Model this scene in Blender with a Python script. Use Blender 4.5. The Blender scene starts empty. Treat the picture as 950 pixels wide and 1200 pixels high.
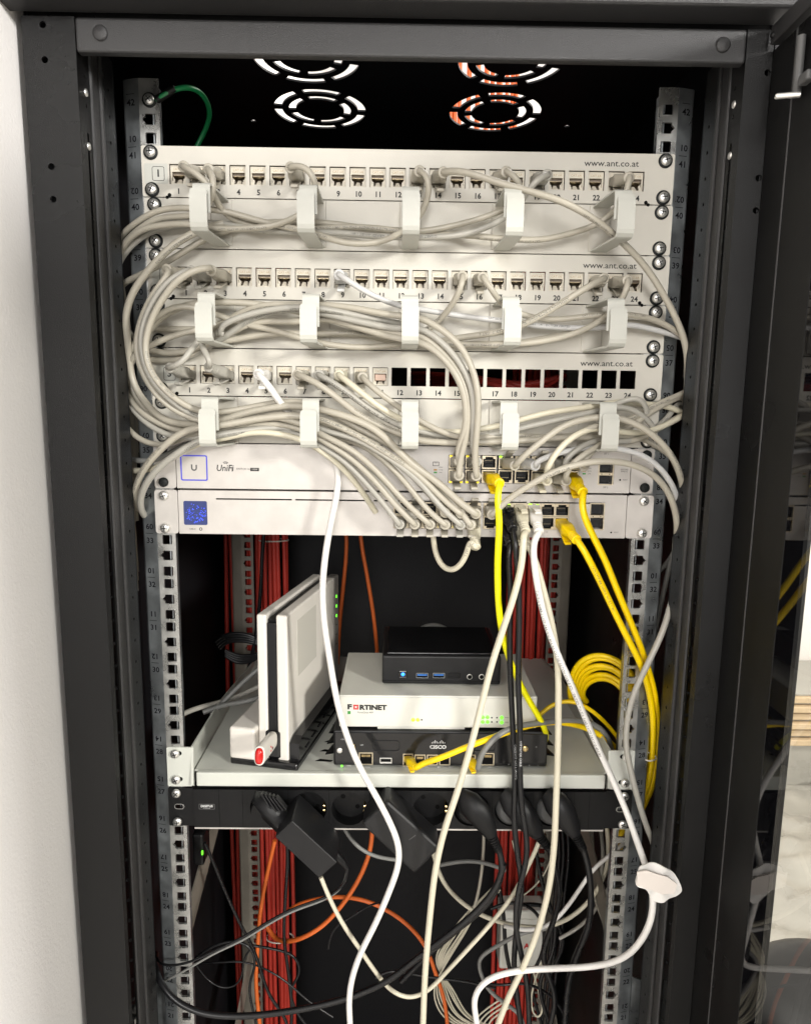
import bpy, bmesh, math, random
from mathutils import Vector, Matrix
random.seed(7)
S = 0.001                       # everything below is written in millimetres
scn = bpy.context.scene
COL = scn.collection
U = 44.45

# ------------------------------------------------------------------ camera
CAM = (-5.96, -661.14, 1590.99); RX, RY, RZ, FPX = -0.150711, -0.0127798, -0.010355, 800.0
RM = Matrix.Rotation(RZ, 3, 'Z') @ Matrix.Rotation(RX, 3, 'X') @ Matrix.Rotation(RY, 3, 'Y')
cam = bpy.data.cameras.new('camera'); camo = bpy.data.objects.new('camera', cam); COL.objects.link(camo)
cam.sensor_fit = 'VERTICAL'; cam.sensor_height = 36; cam.lens = FPX / 1200 * 36
cam.clip_start = 0.02; cam.clip_end = 60
camo.matrix_world = Matrix.Translation(Vector(CAM) * S) @ (RM @ Matrix.Rotation(math.radians(90), 3, 'X')).to_4x4()
scn.camera = camo
scn.render.resolution_x = 810; scn.render.resolution_y = 1024

# ------------------------------------------------------------------ world, lamps, exposure
w = bpy.data.worlds.new('World'); scn.world = w; w.use_nodes = True
w.node_tree.nodes['Background'].inputs[0].default_value = (1.0, 0.975, 0.95, 1)
w.node_tree.nodes['Background'].inputs[1].default_value = 0.44
def area(name, loc, target, sx, sy, power, colr):
    l = bpy.data.lights.new(name, 'AREA'); l.shape = 'RECTANGLE'; l.size = sx; l.size_y = sy
    l.energy = power; l.color = colr
    o = bpy.data.objects.new(name, l); COL.objects.link(o)
    o.location = Vector(loc) * S
    d = (Vector(target) - Vector(loc)).normalized()
    o.rotation_euler = d.to_track_quat('-Z', 'Y').to_euler()
    return o
area('ceiling_and_fill_lamp', (3300, -3400, 2600), (0, 0, 1400), 0.6, 0.6, 240, (1.0, 0.975, 0.945))  # ceiling lamp at the right front, casts the ring shadows
area('ceiling_and_fill_lamp', (-200, -3600, 2300), (0, 0, 1200), 1.2, 1.2, 100, (1.0, 0.98, 0.95))  # added fill light from the front, evens out the rack; no real lamp
area('ceiling_and_fill_lamp', (900, 700, 2780), (900, 1200, 300), 1.2, 0.6, 85, (1.0, 0.96, 0.9))  # added light behind the cabinet, brightens back wall and floor; no lamp seen
scn.view_settings.view_transform = 'Standard'; scn.view_settings.look = 'None'
scn.view_settings.exposure = 0.12; scn.view_settings.gamma = 1.0
scn.view_settings.use_curve_mapping = False
try:
    scn.cycles.max_bounces = 8; scn.cycles.transparent_max_bounces = 12
except Exception: pass

def W(px, py, Y):
    """point of the plane at depth Y (mm) seen at a photograph pixel"""
    d = RM @ Vector(((px - 475) / FPX, 1, (600 - py) / FPX))
    t = (Y - CAM[1]) / d.y
    return Vector(CAM) + t * d

# ------------------------------------------------------------------ materials
def mat(name, c, rough=0.5, metal=0.0, bump=0.0, bscale=400, var=0.0, vscale=30, emit=None, es=0, spec=0.5, coat=0.0):
    m = bpy.data.materials.new(name); m.use_nodes = True
    nt = m.node_tree; b = nt.nodes['Principled BSDF']
    b.inputs['Base Color'].default_value = (*c, 1); b.inputs['Roughness'].default_value = rough
    b.inputs['Metallic'].default_value = metal; b.inputs['Specular IOR Level'].default_value = spec
    b.inputs['Coat Weight'].default_value = coat
    tc = nt.nodes.new('ShaderNodeNewGeometry')
    if var > 0:
        n = nt.nodes.new('ShaderNodeTexNoise'); n.inputs['Scale'].default_value = vscale; n.inputs['Detail'].default_value = 6
        nt.links.new(tc.outputs['Position'], n.inputs['Vector'])
        mr = nt.nodes.new('ShaderNodeMapRange'); mr.inputs[1].default_value = 0.3; mr.inputs[2].default_value = 0.7
        mr.inputs[3].default_value = 1 - var; mr.inputs[4].default_value = 1 + var
        nt.links.new(n.outputs['Fac'], mr.inputs[0])
        mx = nt.nodes.new('ShaderNodeVectorMath'); mx.operation = 'SCALE'
        mx.inputs[0].default_value = c; nt.links.new(mr.outputs[0], mx.inputs['Scale'])
        nt.links.new(mx.outputs[0], b.inputs['Base Color'])
        mr2 = nt.nodes.new('ShaderNodeMapRange'); mr2.inputs[1].default_value = 0.3; mr2.inputs[2].default_value = 0.7
        mr2.inputs[3].default_value = max(0.03, rough - 0.12 * min(1, var * 5)); mr2.inputs[4].default_value = min(1, rough + 0.12 * min(1, var * 5))
        nt.links.new(n.outputs['Fac'], mr2.inputs[0]); nt.links.new(mr2.outputs[0], b.inputs['Roughness'])
    if bump > 0:
        n2 = nt.nodes.new('ShaderNodeTexNoise'); n2.inputs['Scale'].default_value = bscale; n2.inputs['Detail'].default_value = 3
        nt.links.new(tc.outputs['Position'], n2.inputs['Vector'])
        bp = nt.nodes.new('ShaderNodeBump'); bp.inputs['Strength'].default_value = bump; bp.inputs['Distance'].default_value = 0.001
        nt.links.new(n2.outputs['Fac'], bp.inputs['Height']); nt.links.new(bp.outputs[0], b.inputs['Normal'])
    if emit:
        b.inputs['Emission Color'].default_value = (*emit, 1); b.inputs['Emission Strength'].default_value = es
    return m
M = {}
M['cream'] = mat('cream_powder_coat', (0.55, 0.525, 0.465), 0.42, bump=0.12, bscale=900, var=0.05, vscale=14)
M['ring'] = mat('light_grey_powder_coat', (0.50, 0.50, 0.455), 0.4, bump=0.1, bscale=900, var=0.03)
M['shelf'] = mat('light_grey_sheet', (0.56, 0.57, 0.52), 0.4, bump=0.1, bscale=900, var=0.05, vscale=12)
M['silver'] = mat('satin_silver_paint', (0.55, 0.52, 0.49), 0.4, metal=0.25, bump=0.1, bscale=1500, var=0.06, vscale=60)
M['black_coat'] = mat('black_powder_coat', (0.0062, 0.0061, 0.0062), 0.34, bump=0.4, bscale=2200, var=0.15, vscale=9, spec=0.3)
M['top_coat'] = mat('grey_black_powder_coat', (0.028, 0.0275, 0.028), 0.36, bump=0.45, bscale=1900, var=0.1, vscale=12, spec=0.45)
M['inner_black'] = mat('inner_black_coat', (0.0035, 0.0035, 0.005), 0.6, bump=0.2, bscale=700, spec=0.3)
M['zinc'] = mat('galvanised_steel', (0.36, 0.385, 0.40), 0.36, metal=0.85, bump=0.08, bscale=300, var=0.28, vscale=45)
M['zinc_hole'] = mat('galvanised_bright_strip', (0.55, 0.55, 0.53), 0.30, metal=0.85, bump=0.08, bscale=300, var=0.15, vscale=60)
M['screw'] = mat('nickel_screw', (0.82, 0.81, 0.78), 0.36, metal=0.9, var=0.1, vscale=300)
M['washer'] = mat('dark_washer', (0.010, 0.012, 0.012), 0.5, spec=0.25)
M['black_plastic'] = mat('black_plastic', (0.0065, 0.0065, 0.007), 0.4, bump=0.25, bscale=1400, var=0.1, vscale=40, spec=0.25)
M['gloss_black'] = mat('glossy_black_plastic', (0.010, 0.010, 0.011), 0.16, var=0.1)
M['dark'] = mat('dark_recess', (0.004, 0.004, 0.004), 0.8, spec=0.1)
M['jack'] = mat('ivory_plastic', (0.62, 0.575, 0.48), 0.45, var=0.05)
M['jackcav'] = mat('brown_cavity_plastic', (0.19, 0.15, 0.11), 0.5)
M['gold'] = mat('gold_contact', (0.55, 0.45, 0.28), 0.3, metal=1)
M['print'] = mat('black_print', (0.012, 0.012, 0.012), 0.6)
M['rail_print'] = mat('rail_print', (0.012, 0.012, 0.015), 0.7, spec=0.1)
M['tan_print'] = mat('tan_print', (0.45, 0.33, 0.18), 0.6)
M['white_print'] = mat('white_print', (0.6, 0.6, 0.6), 0.6)
M['cable_print'] = mat('cable_jacket_print', (0.09, 0.09, 0.085), 0.6)
M['grey_cable'] = mat('grey_pvc_jacket', (0.41, 0.38, 0.315), 0.38, bump=0.05, bscale=250, var=0.05, vscale=20)
M['grey_cable_b'] = mat('grey_pvc_jacket_cool', (0.375, 0.36, 0.32), 0.38, bump=0.05, bscale=250, var=0.05, vscale=20)
M['cream_cable'] = mat('cream_pvc_jacket', (0.60, 0.56, 0.44), 0.38, var=0.04)
M['white_cable'] = mat('white_pvc_jacket', (0.76, 0.74, 0.71), 0.35, var=0.03)
M['dim_cable'] = mat('dark_grey_jacket', (0.20, 0.20, 0.19), 0.45, var=0.05)  # darker grey than the other grey jackets
M['yellow_cable'] = mat('yellow_pvc_jacket', (0.95, 0.66, 0.0), 0.34, var=0.03)
M['lemon_cable'] = mat('lemon_pvc_jacket', (0.93, 0.88, 0.0), 0.34, var=0.03)
M['black_cable'] = mat('black_pvc_jacket', (0.008, 0.008, 0.009), 0.3, var=0.1, spec=0.4)
M['orange_cable'] = mat('orange_jacket', (0.62, 0.125, 0.022), 0.45, var=0.06)
M['red_cable'] = mat('red_lszh_jacket', (0.42, 0.030, 0.018), 0.5, var=0.1, vscale=40)
M['green_cable'] = mat('green_wire', (0.01, 0.22, 0.07), 0.35)
M['white_plastic'] = mat('white_plastic', (0.72, 0.685, 0.63), 0.32, var=0.02)
M['device_white'] = mat('device_white_coat', (0.64, 0.635, 0.58), 0.4, bump=0.05, bscale=1200, var=0.03)
M['sticker'] = mat('matt_grey_sticker', (0.52, 0.50, 0.45), 0.6)
M['dark_grey'] = mat('dark_grey_plastic', (0.011, 0.011, 0.012), 0.4, bump=0.2, bscale=1300, spec=0.3)
M['mid_grey'] = mat('mid_grey_plastic', (0.09, 0.09, 0.09), 0.45, bump=0.2, bscale=1300)
M['bar_grey'] = mat('warm_grey_plastic', (0.19, 0.18, 0.165), 0.4)
M['satin_black'] = mat('satin_black_plastic', (0.012, 0.012, 0.013), 0.36, bump=0.05, bscale=900, var=0.1, vscale=30, spec=0.35)
M['soft_white_cable'] = mat('greyish_white_jacket', (0.56, 0.555, 0.545), 0.38, var=0.03)
M['red'] = mat('translucent_red_plastic', (0.55, 0.01, 0.008), 0.15, coat=0.5)
M['logo_red'] = mat('logo_red', (0.55, 0.02, 0.02), 0.5)
M['paper'] = mat('white_label_film', (0.72, 0.66, 0.61), 0.5, var=0.04)
M['blue_ring'] = mat('blue_status_light', (0.03, 0.03, 0.3), 0.4, emit=(0.08, 0.09, 0.75), es=0.45)
M['led_green'] = mat('green_led', (0.1, 0.6, 0.05), 0.3, emit=(0.16, 1.0, 0.03), es=1.6)
M['led_lime'] = mat('lime_led', (0.4, 0.6, 0.05), 0.3, emit=(0.36, 1.0, 0.02), es=1.4)
M['led_yellow'] = mat('yellow_led', (0.6, 0.5, 0.05), 0.3, emit=(1.0, 0.75, 0.03), es=1.0)
M['led_blue'] = mat('blue_led', (0.02, 0.1, 0.6), 0.3, emit=(0.03, 0.28, 1.0), es=2.5)
M['usb_blue'] = mat('blue_usb_tongue', (0.03, 0.14, 0.45), 0.4)
M['amber'] = mat('amber_print', (0.5, 0.25, 0.03), 0.5)
M['green_print'] = mat('green_print', (0.05, 0.3, 0.05), 0.5)
M['brass'] = mat('brass', (0.75, 0.58, 0.30), 0.22, metal=1)
M['port_metal'] = mat('port_shield_metal', (0.62, 0.54, 0.40), 0.35, metal=0.8)
M['wall'] = mat('white_plaster', (0.84, 0.815, 0.79), 0.85, bump=0.35, bscale=420, var=0.02, vscale=5)
M['floor'] = mat('pale_floor', (0.5, 0.47, 0.42), 0.6, var=0.08, vscale=4)
M['cardboard'] = mat('cardboard', (0.55, 0.42, 0.27), 0.8, bump=0.3, bscale=200, var=0.1)
M['film'] = mat('crumpled_plastic_film', (0.34, 0.325, 0.29), 0.3, bump=0.5, bscale=30, var=0.12, vscale=7)
M['tie'] = mat('natural_cable_tie', (0.6, 0.56, 0.5), 0.4)
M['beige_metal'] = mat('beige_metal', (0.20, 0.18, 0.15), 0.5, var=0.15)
M['display'] = mat('dark_blue_display', (0.02, 0.03, 0.10), 0.15, emit=(0.03, 0.05, 0.22), es=0.35)
M['display_dot'] = mat('blue_display_dots', (0.02, 0.05, 0.6), 0.3, emit=(0.05, 0.10, 1.0), es=1.6)

def glass_mat():
    m = bpy.data.materials.new('door_glass'); m.use_nodes = True; nt = m.node_tree
    for n in list(nt.nodes): nt.nodes.remove(n)
    o = nt.nodes.new('ShaderNodeOutputMaterial'); mx = nt.nodes.new('ShaderNodeMixShader')
    t = nt.nodes.new('ShaderNodeBsdfTransparent'); t.inputs[0].default_value = (0.93, 0.93, 0.91, 1)
    g = nt.nodes.new('ShaderNodeBsdfGlossy'); g.inputs['Roughness'].default_value = 0.01
    f = nt.nodes.new('ShaderNodeFresnel'); f.inputs[0].default_value = 1.5
    ge = nt.nodes.new('ShaderNodeNewGeometry'); iv = nt.nodes.new('ShaderNodeMath'); iv.operation = 'SUBTRACT'; iv.inputs[0].default_value = 1
    ml = nt.nodes.new('ShaderNodeMath'); ml.operation = 'MULTIPLY'
    nt.links.new(ge.outputs['Backfacing'], iv.inputs[1]); nt.links.new(iv.outputs[0], ml.inputs[0]); nt.links.new(f.outputs[0], ml.inputs[1])
    m2 = nt.nodes.new('ShaderNodeMath'); m2.operation = 'MULTIPLY'; m2.inputs[1].default_value = 0.9
    nt.links.new(ml.outputs[0], m2.inputs[0])
    nt.links.new(m2.outputs[0], mx.inputs[0]); nt.links.new(t.outputs[0], mx.inputs[1]); nt.links.new(g.outputs[0], mx.inputs[2])
    nt.links.new(mx.outputs[0], o.inputs[0]); return m
M['glass'] = glass_mat()
M['glass_border'] = mat('black_enamel_glass', (0.004, 0.004, 0.005), 0.03, spec=0.5)

# ------------------------------------------------------------------ object helpers
WL = {}                                        # world location (mm) of every object
def tag(o, label=None, cat=None, group=None, kind=None):
    if label: o['label'] = label
    if cat: o['category'] = cat
    if group: o['group'] = group
    if kind: o['kind'] = kind
    return o
def empty(name, loc, label, cat, group=None):
    o = bpy.data.objects.new(name, None); o.empty_display_size = 0.01; COL.objects.link(o)
    o.location = Vector(loc) * S; WL[o] = Vector(loc)
    return tag(o, label, cat, group)
def link(name, me, parent=None, at=None):
    """object sharing a mesh; at = world position in mm"""
    o = bpy.data.objects.new(name, me); COL.objects.link(o)
    p = Vector(at) if at is not None else (WL[parent] if parent else Vector((0, 0, 0)))
    if parent: o.parent = parent; o.location = (p - WL[parent]) * S
    else: o.location = p * S
    WL[o] = p
    return o

class MB:
    def __init__(s, T=None): s.v = []; s.f = []; s.T = T or Matrix.Identity(4); s.sm = []
    def add(s, vs, fs, smooth=False):
        b = len(s.v); s.v += [s.T @ Vector(v) for v in vs]; s.f += [tuple(i + b for i in f) for f in fs]; s.sm += [smooth] * len(fs); return s
    def addbm(s, bm, smooth=False):
        bm.verts.index_update()
        s.add([v.co.copy() for v in bm.verts], [[v.index for v in f.verts] for f in bm.faces], smooth); bm.free(); return s
    def box(s, x0, x1, y0, y1, z0, z1):
        v = [(x0,y0,z0),(x1,y0,z0),(x1,y1,z0),(x0,y1,z0),(x0,y0,z1),(x1,y0,z1),(x1,y1,z1),(x0,y1,z1)]
        return s.add(v, [(0,3,2,1),(4,5,6,7),(0,1,5,4),(1,2,6,5),(2,3,7,6),(3,0,4,7)])
    def rbox(s, x0, x1, y0, y1, z0, z1, r=1.0, seg=2):
        bm = bmesh.new(); bmesh.ops.create_cube(bm, size=1)
        for v in bm.verts:
            v.co = Vector(((x0+x1)/2 + v.co.x*(x1-x0), (y0+y1)/2 + v.co.y*(y1-y0), (z0+z1)/2 + v.co.z*(z1-z0)))
        bmesh.ops.bevel(bm, geom=bm.edges[:], offset=r, segments=seg, affect='EDGES', profile=0.5)
        return s.addbm(bm)
    def sweep(s, secs, caps=True, smooth=True):
        """secs = list of rings (each a list of points)"""
        n = len(secs[0]); vs = [p for r in secs for p in r]; fs = []
        for i in range(len(secs)-1):
            for j in range(n):
                fs.append((i*n+j, i*n+(j+1)%n, (i+1)*n+(j+1)%n, (i+1)*n+j))
        s.add(vs, fs, smooth)
        if caps:
            s.add(list(secs[0]), [tuple(range(n))[::-1]]); s.add(list(secs[-1]), [tuple(range(n))])
        return s
    def cyl(s, c, axis, prof, n=16, smooth=True):
        """lathe: prof = [(distance along axis, radius)]"""
        c = Vector(c); a = Vector(axis).normalized(); u = a.orthogonal().normalized(); v = a.cross(u)
        rings = [[c + a*d + (u*math.cos(2*math.pi*j/n) + v*math.sin(2*math.pi*j/n))*r for j in range(n)] for d, r in prof]
        return s.sweep(rings, True, smooth)
    def prism(s, poly, d0, d1, axis='y', holes=()):
        """extrude a polygon with holes; axis y: poly in (x,z); axis x: poly in (y,z); axis z: poly in (x,y)"""
        def P(p, d): return {'y': (p[0], d, p[1]), 'x': (d, p[0], p[1]), 'z': (p[0], p[1], d)}[axis]
        bm = bmesh.new(); es = []; loops = [poly] + list(holes)
        for lp in loops:
            vs = [bm.verts.new((p[0], p[1], 0)) for p in lp]
            for i in range(len(vs)): es.append(bm.edges.new((vs[i], vs[(i+1) % len(vs)])))
        bm.verts.index_update()
        bmesh.ops.triangle_fill(bm, use_beauty=True, use_dissolve=False, edges=es, normal=(0, 0, 1))
        pts = [(v.co.x, v.co.y) for v in bm.verts]; tris = [[v.index for v in f.verts] for f in bm.faces]; bm.free()
        n = len(pts)
        vs = [P(p, d0) for p in pts] + [P(p, d1) for p in pts]
        fs = []
        for t in tris:
            a, b_, c_ = [Vector(vs[i]) for i in t]
            nn = (b_-a).cross(c_-a); ax = {'y': nn.y, 'x': nn.x, 'z': nn.z}[axis]
            f0 = t if ax * (d0 - d1) > 0 else t[::-1]
            fs.append(tuple(f0)); fs.append(tuple(i+n for i in f0[::-1]))
        k = 0
        for lp in loops:
            m_ = len(lp)
            for i in range(m_):
                a, b_ = k+i, k+(i+1) % m_
                fs.append((a, b_, b_+n, a+n))
            k += m_
        return s.add(vs, fs)
    def mesh(s, name, m, origin=(0,0,0)):
        me = bpy.data.meshes.new(name); o = Vector(origin)
        me.from_pydata([(v-o)*S for v in s.v], [], s.f)
        me.polygons.foreach_set('use_smooth', s.sm); me.materials.append(m); me.update()
        bm = bmesh.new(); bm.from_mesh(me); bmesh.ops.recalc_face_normals(bm, faces=bm.faces[:]); bm.to_mesh(me); bm.free()
        return me
    def build(s, name, m, parent=None, at=None):
        o = Vector(at) if at is not None else (WL[parent] if parent else Vector((0,0,0)))
        return link(name, s.mesh(name, m, o), parent, o)

def rrect(x0, x1, z0, z1, r=1.0, n=3):
    pts = []
    for cx, cz, a0 in ((x1-r, z1-r, 0), (x0+r, z1-r, 90), (x0+r, z0+r, 180), (x1-r, z0+r, 270)):
        for i in range(n):
            a = math.radians(a0 + 90*i/(n-1)); pts.append((cx + r*math.cos(a), cz + r*math.sin(a)))
    return pts
def circ(cx, cz, r, n=12): return [(cx + r*math.cos(2*math.pi*i/n), cz + r*math.sin(2*math.pi*i/n)) for i in range(n)]

# text is queued and converted in one go at the end
TXT = []
def text(body, size, pos, m, parent, name='lettering', align='CENTER', rot=0, shear=0.0, xs=1.0, Tm=None, bold=0.0):
    cu = bpy.data.curves.new('t', 'FONT'); cu.body = body; cu.size = size; cu.align_x = align; cu.align_y = 'CENTER'
    cu.resolution_u = 2; cu.shear = shear; cu.offset = bold
    o = bpy.data.objects.new('t', cu); COL.objects.link(o)
    T = Tm if Tm is not None else (Matrix.Translation(Vector(pos)) @ Matrix.Rotation(math.radians(90), 4, 'X') @ Matrix.Rotation(math.radians(rot), 4, 'Z') @ Matrix.Diagonal((xs, 1, 1, 1)))
    TXT.append((o, T, m, parent, name))
def flush_text():
    dg = bpy.context.evaluated_depsgraph_get(); dg.update(); groups = {}
    for o, T, m, parent, name in TXT:
        me = bpy.data.meshes.new_from_object(o.evaluated_get(dg))
        key = (parent, m, name)
        g = groups.setdefault(key, MB())
        if callable(T): g.add([T(v.co) for v in me.vertices], [tuple(p.vertices) for p in me.polygons])
        else: g.add([T @ v.co for v in me.vertices], [tuple(p.vertices) for p in me.polygons])
        bpy.data.meshes.remove(me); cu = o.data; bpy.data.objects.remove(o); bpy.data.curves.remove(cu)
    for (parent, m, name), g in groups.items():
        if g.f: g.build(name, m, parent)

# ------------------------------------------------------------------ setting
def setting(name, mb, m, kind='structure'):
    return tag(mb.build(name, m), kind=kind)
setting('floor', MB().box(-306, 9000, -4000, 2600, -100, 0), M['floor'])
setting('left_wall', MB().box(-420, -306, -4000, 2600, 0, 3200), M['wall'])
setting('back_wall', MB().box(-306, 9000, 2600, 2700, 0, 3200), M['wall'])

# ------------------------------------------------------------------ cabinet
cab = empty('server_cabinet', (0, 150, 60), 'tall black steel server cabinet standing open beside the white wall', 'cabinet')
XL0, XL1, XR1, XR0 = -298.5, -258.0, 259.5, 280.5
def cabprism(name, poly, d0, d1, axis, m, holes=()): return MB().prism(poly, d0, d1, axis, holes).build(name, m, cab)
ztop = 1884
# corner posts: front face plate with holes, perforated inner flanges, ridges
def post(side):
    sgn = -1 if side == 'L' else 1
    xo, xi = (XL0, XL1) if side == 'L' else (XR0, XR1)
    mb = MB()
    a, b = sorted((xo, xi))
    hx = (xo + xi) / 2 + sgn * 4 if side == 'L' else xi + 18
    hz = [W(68, 30, -85).z, W(69, 71, -85).z, W(75, 196, -85).z, W(76, 234, -85).z] if side == 'L' else [W(892, 86, -85).z, W(881, 209, -85).z, W(878, 247, -85).z]
    hs = [circ(hx, z, 2.6, 12) for z in hz]
    mb.prism([(a, 60), (b, 60), (b, ztop), (a, ztop)], -86, -84, 'y', hs)
    mb.box(min(xo, xo - sgn*1.5), max(xo, xo - sgn*1.5), -83.9, 470, 60, ztop)       # outer return
    o = mb.build('corner_post', M['black_coat'], cab)
    # inner flanges: strip 1 (deep), ridge, strip 2
    def strip(x, y0, y1, hy, pitch, zoff):
        m2 = MB(); hs = []
        z = 80 + zoff
        while z < ztop - 20: hs.append(circ(hy, z, 1.55, 8)); z += pitch
        m2.prism([(y0, 60), (y1, 60), (y1, ztop), (y0, ztop)], x - 0.7, x + 0.7, 'x', hs)
        return m2.build('perforated_flange', M['black_coat'], cab)
    x1 = xi + sgn * 1.2
    strip(x1, -83.5, -61, -71, 21.3, 0)
    m3 = MB()
    lo, hi = sorted((xi + sgn*2.6, xi - sgn*1.2)); m3.rbox(lo, hi, -63, -57.5, 60, ztop, 1.7, 3)
    lo, hi = sorted((xi + sgn*3.5, xi + sgn*1.0)); m3.rbox(lo, hi, -58, -44, 60, ztop, 1.0, 2)
    lo, hi = sorted((xi + sgn*2.6, xi - sgn*1.4)); m3.rbox(lo, hi, -45, -40, 60, ztop, 1.7, 3)
    m3.build('post_ridge', M['top_coat'], cab)  # lighter coat than the post: ridge highlights put into the colour
    strip(xi + sgn * 0.4, -40.5, -17, -28, 21.3, 9)
    MB().box(*sorted((xi + sgn*4, xi - sgn*0.4)), -17, -15.5, 60, ztop).build('post_web', M['inner_black'], cab)
post('L'); post('R')
# side panels, back, roof
MB().box(-299.5, -298.6, -80, 470, 60, 1930).build('side_panel', M['inner_black'], cab)
MB().box(280.7, 282, -80, 470, 60, 1930).build('side_panel', M['inner_black'], cab)
MB().box(-297, -296, -80, 468, 61, 1929).build('side_lining', M['inner_black'], cab)
MB().box(-297, 281, 468, 471, 60, 1930).build('back_panel', M['inner_black'], cab)
MB().box(-297, 281, -80, 468, 60, 63).build('base_panel', M['inner_black'], cab)
# roof with fan slots
def arc(cx, cy, r0, r1, a0, a1, n=9):
    o = [(cx + r1*math.cos(math.radians(a0+(a1-a0)*i/(n-1))), cy + r1*math.sin(math.radians(a0+(a1-a0)*i/(n-1)))) for i in range(n)]
    return o + [(cx + r0*math.cos(math.radians(a0+(a1-a0)*i/(n-1))), cy + r0*math.sin(math.radians(a0+(a1-a0)*i/(n-1)))) for i in range(n-1, -1, -1)]
slots = []
for cx in (-101.5, 100.5):
    for cy in (70, 189):
        for k in range(6): slots.append(arc(cx, cy, 43.5, 52.5, 60*k+6+8, 60*k+60-6+8))
        for k in range(5): slots.append(arc(cx, cy, 27.5, 35.5, 72*k+8+30, 72*k+72-8+30))
for px, py in ((284, 140), (671, 147)): p = W(px, py, 0); slots.append(circ(-185 if px < 400 else 192, 222, 3.2, 8))
MB().prism([(-300, -83), (285, -83), (285, 471), (-300, 471)], 1930, 1932, 'z', slots).build('roof_panel', M['inner_black'], cab)
# top beam, bolts, fascia
zb0, zb1 = 1858.8, 1883.5
MB().rbox(-257.3, 258.8, -87.5, -79, zb0, zb1, 2.2, 3).build('top_beam', M['top_coat'], cab)
for px in (116.5, 848):
    p = W(px, 37 if px < 500 else 51, -90)
    MB().cyl((p.x, -86.5, p.z), (0, -1, 0), [(0, 5.6), (2.2, 5.6), (3.0, 4.6), (3.3, 0.01)], 20).build('bolt', M['top_coat'], cab)
MB().rbox(-310, 300, -112, -84.6, 1886.5, 1960, 3.0, 3).build('fascia', M['top_coat'], cab)
MB().box(-298, 281, -78.5, -60.5, 1876, 1929).build('header', M['black_coat'], cab)
# bits of hardware seen on the posts: rivets
for px, py in ((103, 108), (105.5, 171), (861, 122), (856, 182)):
    p = W(px, py, -72); x = XL1 - 0.4 if px < 400 else XR1 + 0.4
    MB().cyl((x, -71, p.z), (1 if px < 400 else -1, 0, 0), [(0, 3.0), (0.8, 2.6), (1.3, 0.01)], 12).build('rivet', M['screw'], cab)

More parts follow.
